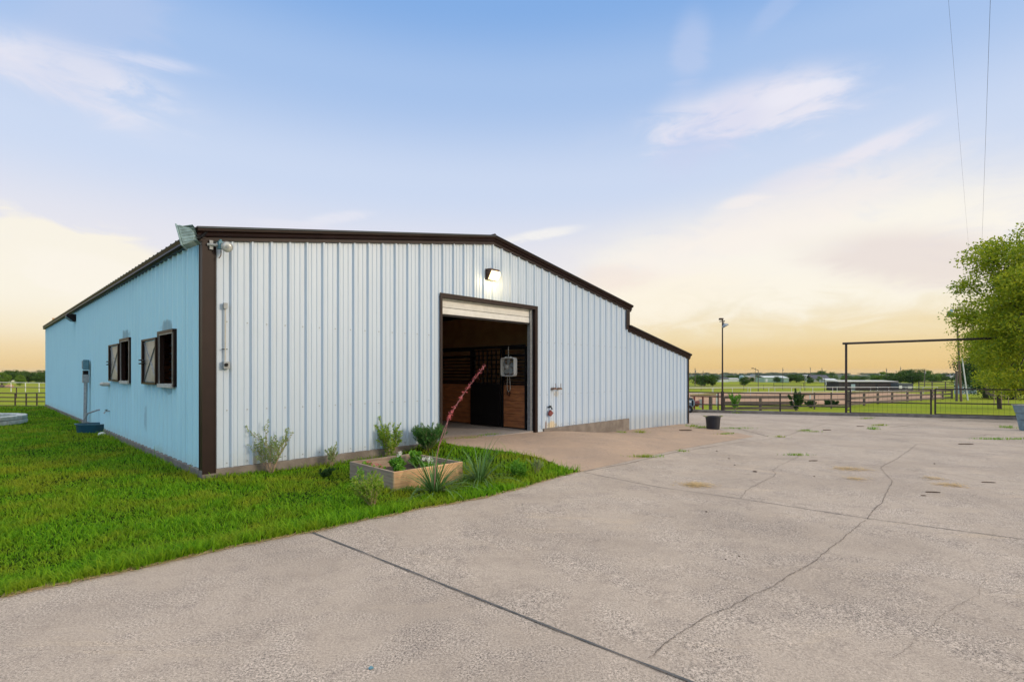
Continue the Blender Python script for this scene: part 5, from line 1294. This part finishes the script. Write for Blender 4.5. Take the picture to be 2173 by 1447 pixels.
shed('stable_shed', 'long low dark shed with a white roof edge and pale door behind the gate post', 1780, 1903, 150, 2.55, 6, 'darkshed', 'offwhite', win=[(.21,.28,.15,1.9,'paleblue','door'),(.36,.62,.7,2.1,'stallshade','opening'),(.66,.97,.7,2.1,'stallshade','opening')])
shed('stock_trailer', 'dark low trailer right of the long dark shed', 1907, 1938, 145, 1.9, 3, 'cartdk', 'cartdk', .05, .05, win=[(.02,.22,.3,1.5,'white','panel'),(.62,.9,.6,1.3,'offwhite','opening')])
shed('warehouse', 'pale green metal warehouse on the far plain', 1622, 1671, 392, 3.6, 14, 'palegreen', 'white', 1.0, .4, True, [(.42,.95,.2,3.0,'greendk','door'),(.05,.14,.2,2.6,'white','door')])
shed('outbuilding', 'lower pale end building right of the green warehouse', 1664, 1674, 388, 3.2, 8, 'palegreen', 'white', .4)
shed('house', 'grey-roofed house left of the dark shed on the far plain', 1724, 1760, 430, 2.6, 10, 'stone', 'greyroof', 3.0, .5, True)
shed('house', 'low pale-roofed shed next to the grey-roofed house', 1752, 1776, 380, 1.8, 8, 'stone', 'white', .9, .3, True)
shed('house', 'small white house left of the small round tree', 1527, 1546, 420, 2.4, 8, 'white', 'greyroof', 1.4, .4, True)
shed('house', 'low white shed between two trees left of the green silo', 1548, 1568, 450, 2.2, 8, 'white', 'offwhite', .9, .3, True)
shed('house', 'tan stone house behind the small round tree', 1589, 1600, 430, 4.0, 8, 'tanwall', 'offwhite', .6, .2)
shed('tower_block', 'narrow grey tower block beside the tan house', 1598, 1603, 432, 6.3, 6, 'greypaint', 'greyroof', .2, .05)
shed('house', 'white-roofed building between the far poles', 1707, 1719, 620, 6.0, 10, 'greypaint', 'white', .6)
shed('house', 'white house right of the dark shed among trees', 1872, 1886, 330, 4.8, 8, 'white', 'offwhite', .8, .3, True)
for i, (px, w) in enumerate(((1965, 10), (1978, 9), (1990, 12), (2004, 10), (2016, 8), (2026, 6), (1950, 9))):
    shed('distant_house', 'one of the tiny pale houses on the distant slope left of the big tree', px, px+w, 1350+i*13, 8+i % 3*2, 12, 'offwhite' if i % 2 else 'white', 'greyroof', 3, .5, True, group='row of distant houses')
T = thing('silo', 'grey-green domed silo on the far plain behind the small round tree', 'silo', tuple(gx(1574, 430)))
q = gx(1574, 430); mb = MB(); mb.lathe(q, [(2.2,-.5),(2.2,3.6),(2.1,3.7)], 20); mb.build('tank', M['patina'], T); mb = MB(); mb.lathe(q, [(2.25,3.6),(1.9,4.6),(1.0,5.4),(0,5.6)], 20); mb.build('dome', M['patina'], T)
# pale open shed by the tree
a, b = gx(2045, 96), gx(2092.5, 96); T = thing('open_shed', 'pale blue open-fronted metal shed under the trees behind the gate', 'shed', ((a.x+b.x)/2, 96, a.z)); w = b.x-a.x; hz = 27/F*96
mb = MB(); mb.box(((a.x+b.x)/2, 98, a.z+hz/2-.1), (w, .08, hz)); mb.box((a.x+.04, 97, a.z+hz/2-.1), (.08, 2, hz)); mb.build('back_wall', M['paleblue'], T)
mb = MB(); mb.prism([(0,0),(2.2,-.15),(2.2,-.05),(0,.1)], (a.x-.1, 95.9, a.z+hz), Vector((0,1,0)), ZU, Vector((w+.2,0,0))); mb.box(((a.x+b.x)/2, 95.9, a.z+hz), (w+.2, .1, .28)); mb.build('roof', M['galv'], T)
for x in (a.x+.05, b.x-.05): mb = MB(); mb.box((x, 96, a.z+hz/2-.1), (.12, .12, hz)); mb.build('post', M['offwhite'], T)
mb = MB()
for k in range(1, 14): mb.box((a.x+w*k/14, 97.94, a.z+hz/2-.1), (.05, .05, hz-.1))
mb.build('ribs', M['cart'], T)
# small frame and wire panel near the tree
T = thing('pipe_stand', 'small rusty pipe stand on the grass under the trees', 'stand', tuple(gx(2110, 42)))
for px in (2110, 2125.5, 2140): mb = MB(); mb.tube([gx(px, 42), at(px, 826, 42)], .028, 6); mb.build('upright', M['twig'], T)
mb = MB(); mb.tube([at(2110, 839, 42), at(2140, 839.5, 42)], .03, 6); mb.tube([at(2110, 824, 42), at(2140, 824, 42)], .03, 6); mb.build('crosspiece', M['twig'], T)
T = thing('wire_panel', 'sagging brown wire panel leaning beside the pale shed', 'panel', tuple(gx(2098, 50)))
mb = MB(); A4 = [at(2090, 816, 50), at(2101, 811, 50), at(2110, 824, 50), at(2108, 842, 50), at(2092, 836, 50)]
mb.tube([A4[0], A4[1], A4[2]], .04, 6); mb.build('frame', M['twig'], T)
mb = MB()
for k in range(16): f = k/15; mb.tube([A4[0].lerp(A4[1], f) if f < .6 else A4[1].lerp(A4[2], (f-.6)/.4), A4[4].lerp(A4[3], f)], .025, 3, False)
mb.build('mesh', M['plank'], T)

# utility poles
def upole(px, y, ytop, label, r=.16, arm=0, lamp=0):
    b = gx(px, y); t = at(px, ytop, y); T = thing('utility_pole', label, 'utility pole', tuple(b), 'utility poles on the far plain')
    mb = MB(); mb.tube([b-ZU*.3, t], [r, r*.75], 6); mb.build('pole', M['plank'], T)
    if arm: mb = MB(); mb.box((t.x, t.y, t.z-.6), (arm, .12, .14)); mb.build('cross_arm', M['stick'], T)
    if lamp: mb = MB(); mb.tube([t-ZU*.1, t+Vector((-lamp,0,.4))], .07, 5); mb.box(t+Vector((-lamp-.2,0,.4)), (.6,.25,.2)); mb.build('lamp_arm', M['stick'], T)
    else: mb = MB(); mb.lathe(t+Vector((.25,0,-1.4)), [(0,-.4),(.22,-.4),(.22,.4),(0,.4)], 8); mb.build('transformer', M['greypaint'], T)
for a in [(1475,215,781,'utility pole over the broad dark tree'),(1492,225,787,'short utility pole just right of the first one'),(1603,420,780,'thin utility pole left of the lamp-armed one'),(1609,130,785,'lamp-armed pole standing in the near pens',.10,0,1.2),(1661,300,780,'utility pole rising before the green warehouse'),
    (1708,150,790,'dark pole in the pens left of the dark shed',.10),(1719.5,420,779,'tall thin pole with fittings above the trees',.2,1.2),(1744,360,780,'pale pole before the grey-roofed house'),(1750,130,802,'short dark post in front of the grey-roofed house',.09),(1881,300,781,'utility pole behind the right part of the dark shed'),
    (1911,330,778,'tallest far pole right of the dark shed'),(1962,200,783,'dark pole between the trees right of the trailer')]: upole(*a)

# ------------------------------------------------------------------ left background
pipe_fence('pipe_fence', 'brown four-rail pipe fence at the far end of the lawn', [gx(-40, 50), gx(35, 52), gx(93, 49), gx(112, 47)], (.12, .55, .95, 1.36), 2.6, .05, 'pipe')
pipe_fence('pasture_fence', 'thin dark rail fence in the left pasture', [gx(-60, 74), gx(63, 76), gx(115, 76)], (1.58,), 5, .05, 'pipe')
pipe_fence('white_fence', 'white rail fence before the left tree row', [gx(-60, 108), gx(29, 112), gx(57, 112), gx(112, 112)], (1.0, 2.0), 2.8, .06, 'white')
shed('house', 'pale building with a blue roof edge at the far left', -30, 19, 300, 3.6, 10, 'white', 'bluegrey', .6, .5)
def mound(px, y, w, h, m, label):
    q = gx(px, y); bm = bmesh.new(); bmesh.ops.create_icosphere(bm, subdivisions=3, radius=1)
    for v in bm.verts: k = random.uniform(.9, 1.12); v.co = Vector((v.co.x*w/2*k, v.co.y*w/3*k, max(v.co.z, -.1)*h*k))
    me = bpy.data.meshes.new('dirt_mound'); bm.to_mesh(me); bm.free(); me.materials.append(M[m]); o = bpy.data.objects.new('dirt_mound', me); COL.objects.link(o); o.location = q
    tag(o, label, 'mound')
mound(3, 150, 1.9, .85, 'stick', 'dark soil mound by the white fence at the left edge'); mound(20, 150, 2.5, 1.0, 'dirt', 'tan dirt mound right of the dark one by the white fence')

# ------------------------------------------------------------------ haze over the plain
hz = MB(); hz.box((0, 0, -10), (10400, 10400, 60))
ho = hz.build('haze', None); tag(ho, kind='stuff')
hm = bpy.data.materials.new('haze_air'); hm.use_nodes = True; hn = hm.node_tree; hn.nodes.clear()
pv = hn.nodes.new('ShaderNodeVolumePrincipled'); pv.inputs['Density'].default_value = HAZE; pv.inputs['Color'].default_value = (.85,.92,1,1); pv.inputs['Anisotropy'].default_value = .2
ou = hn.nodes.new('ShaderNodeOutputMaterial'); hn.links.new(pv.outputs[0], ou.inputs['Volume']); ho.data.materials.append(hm)
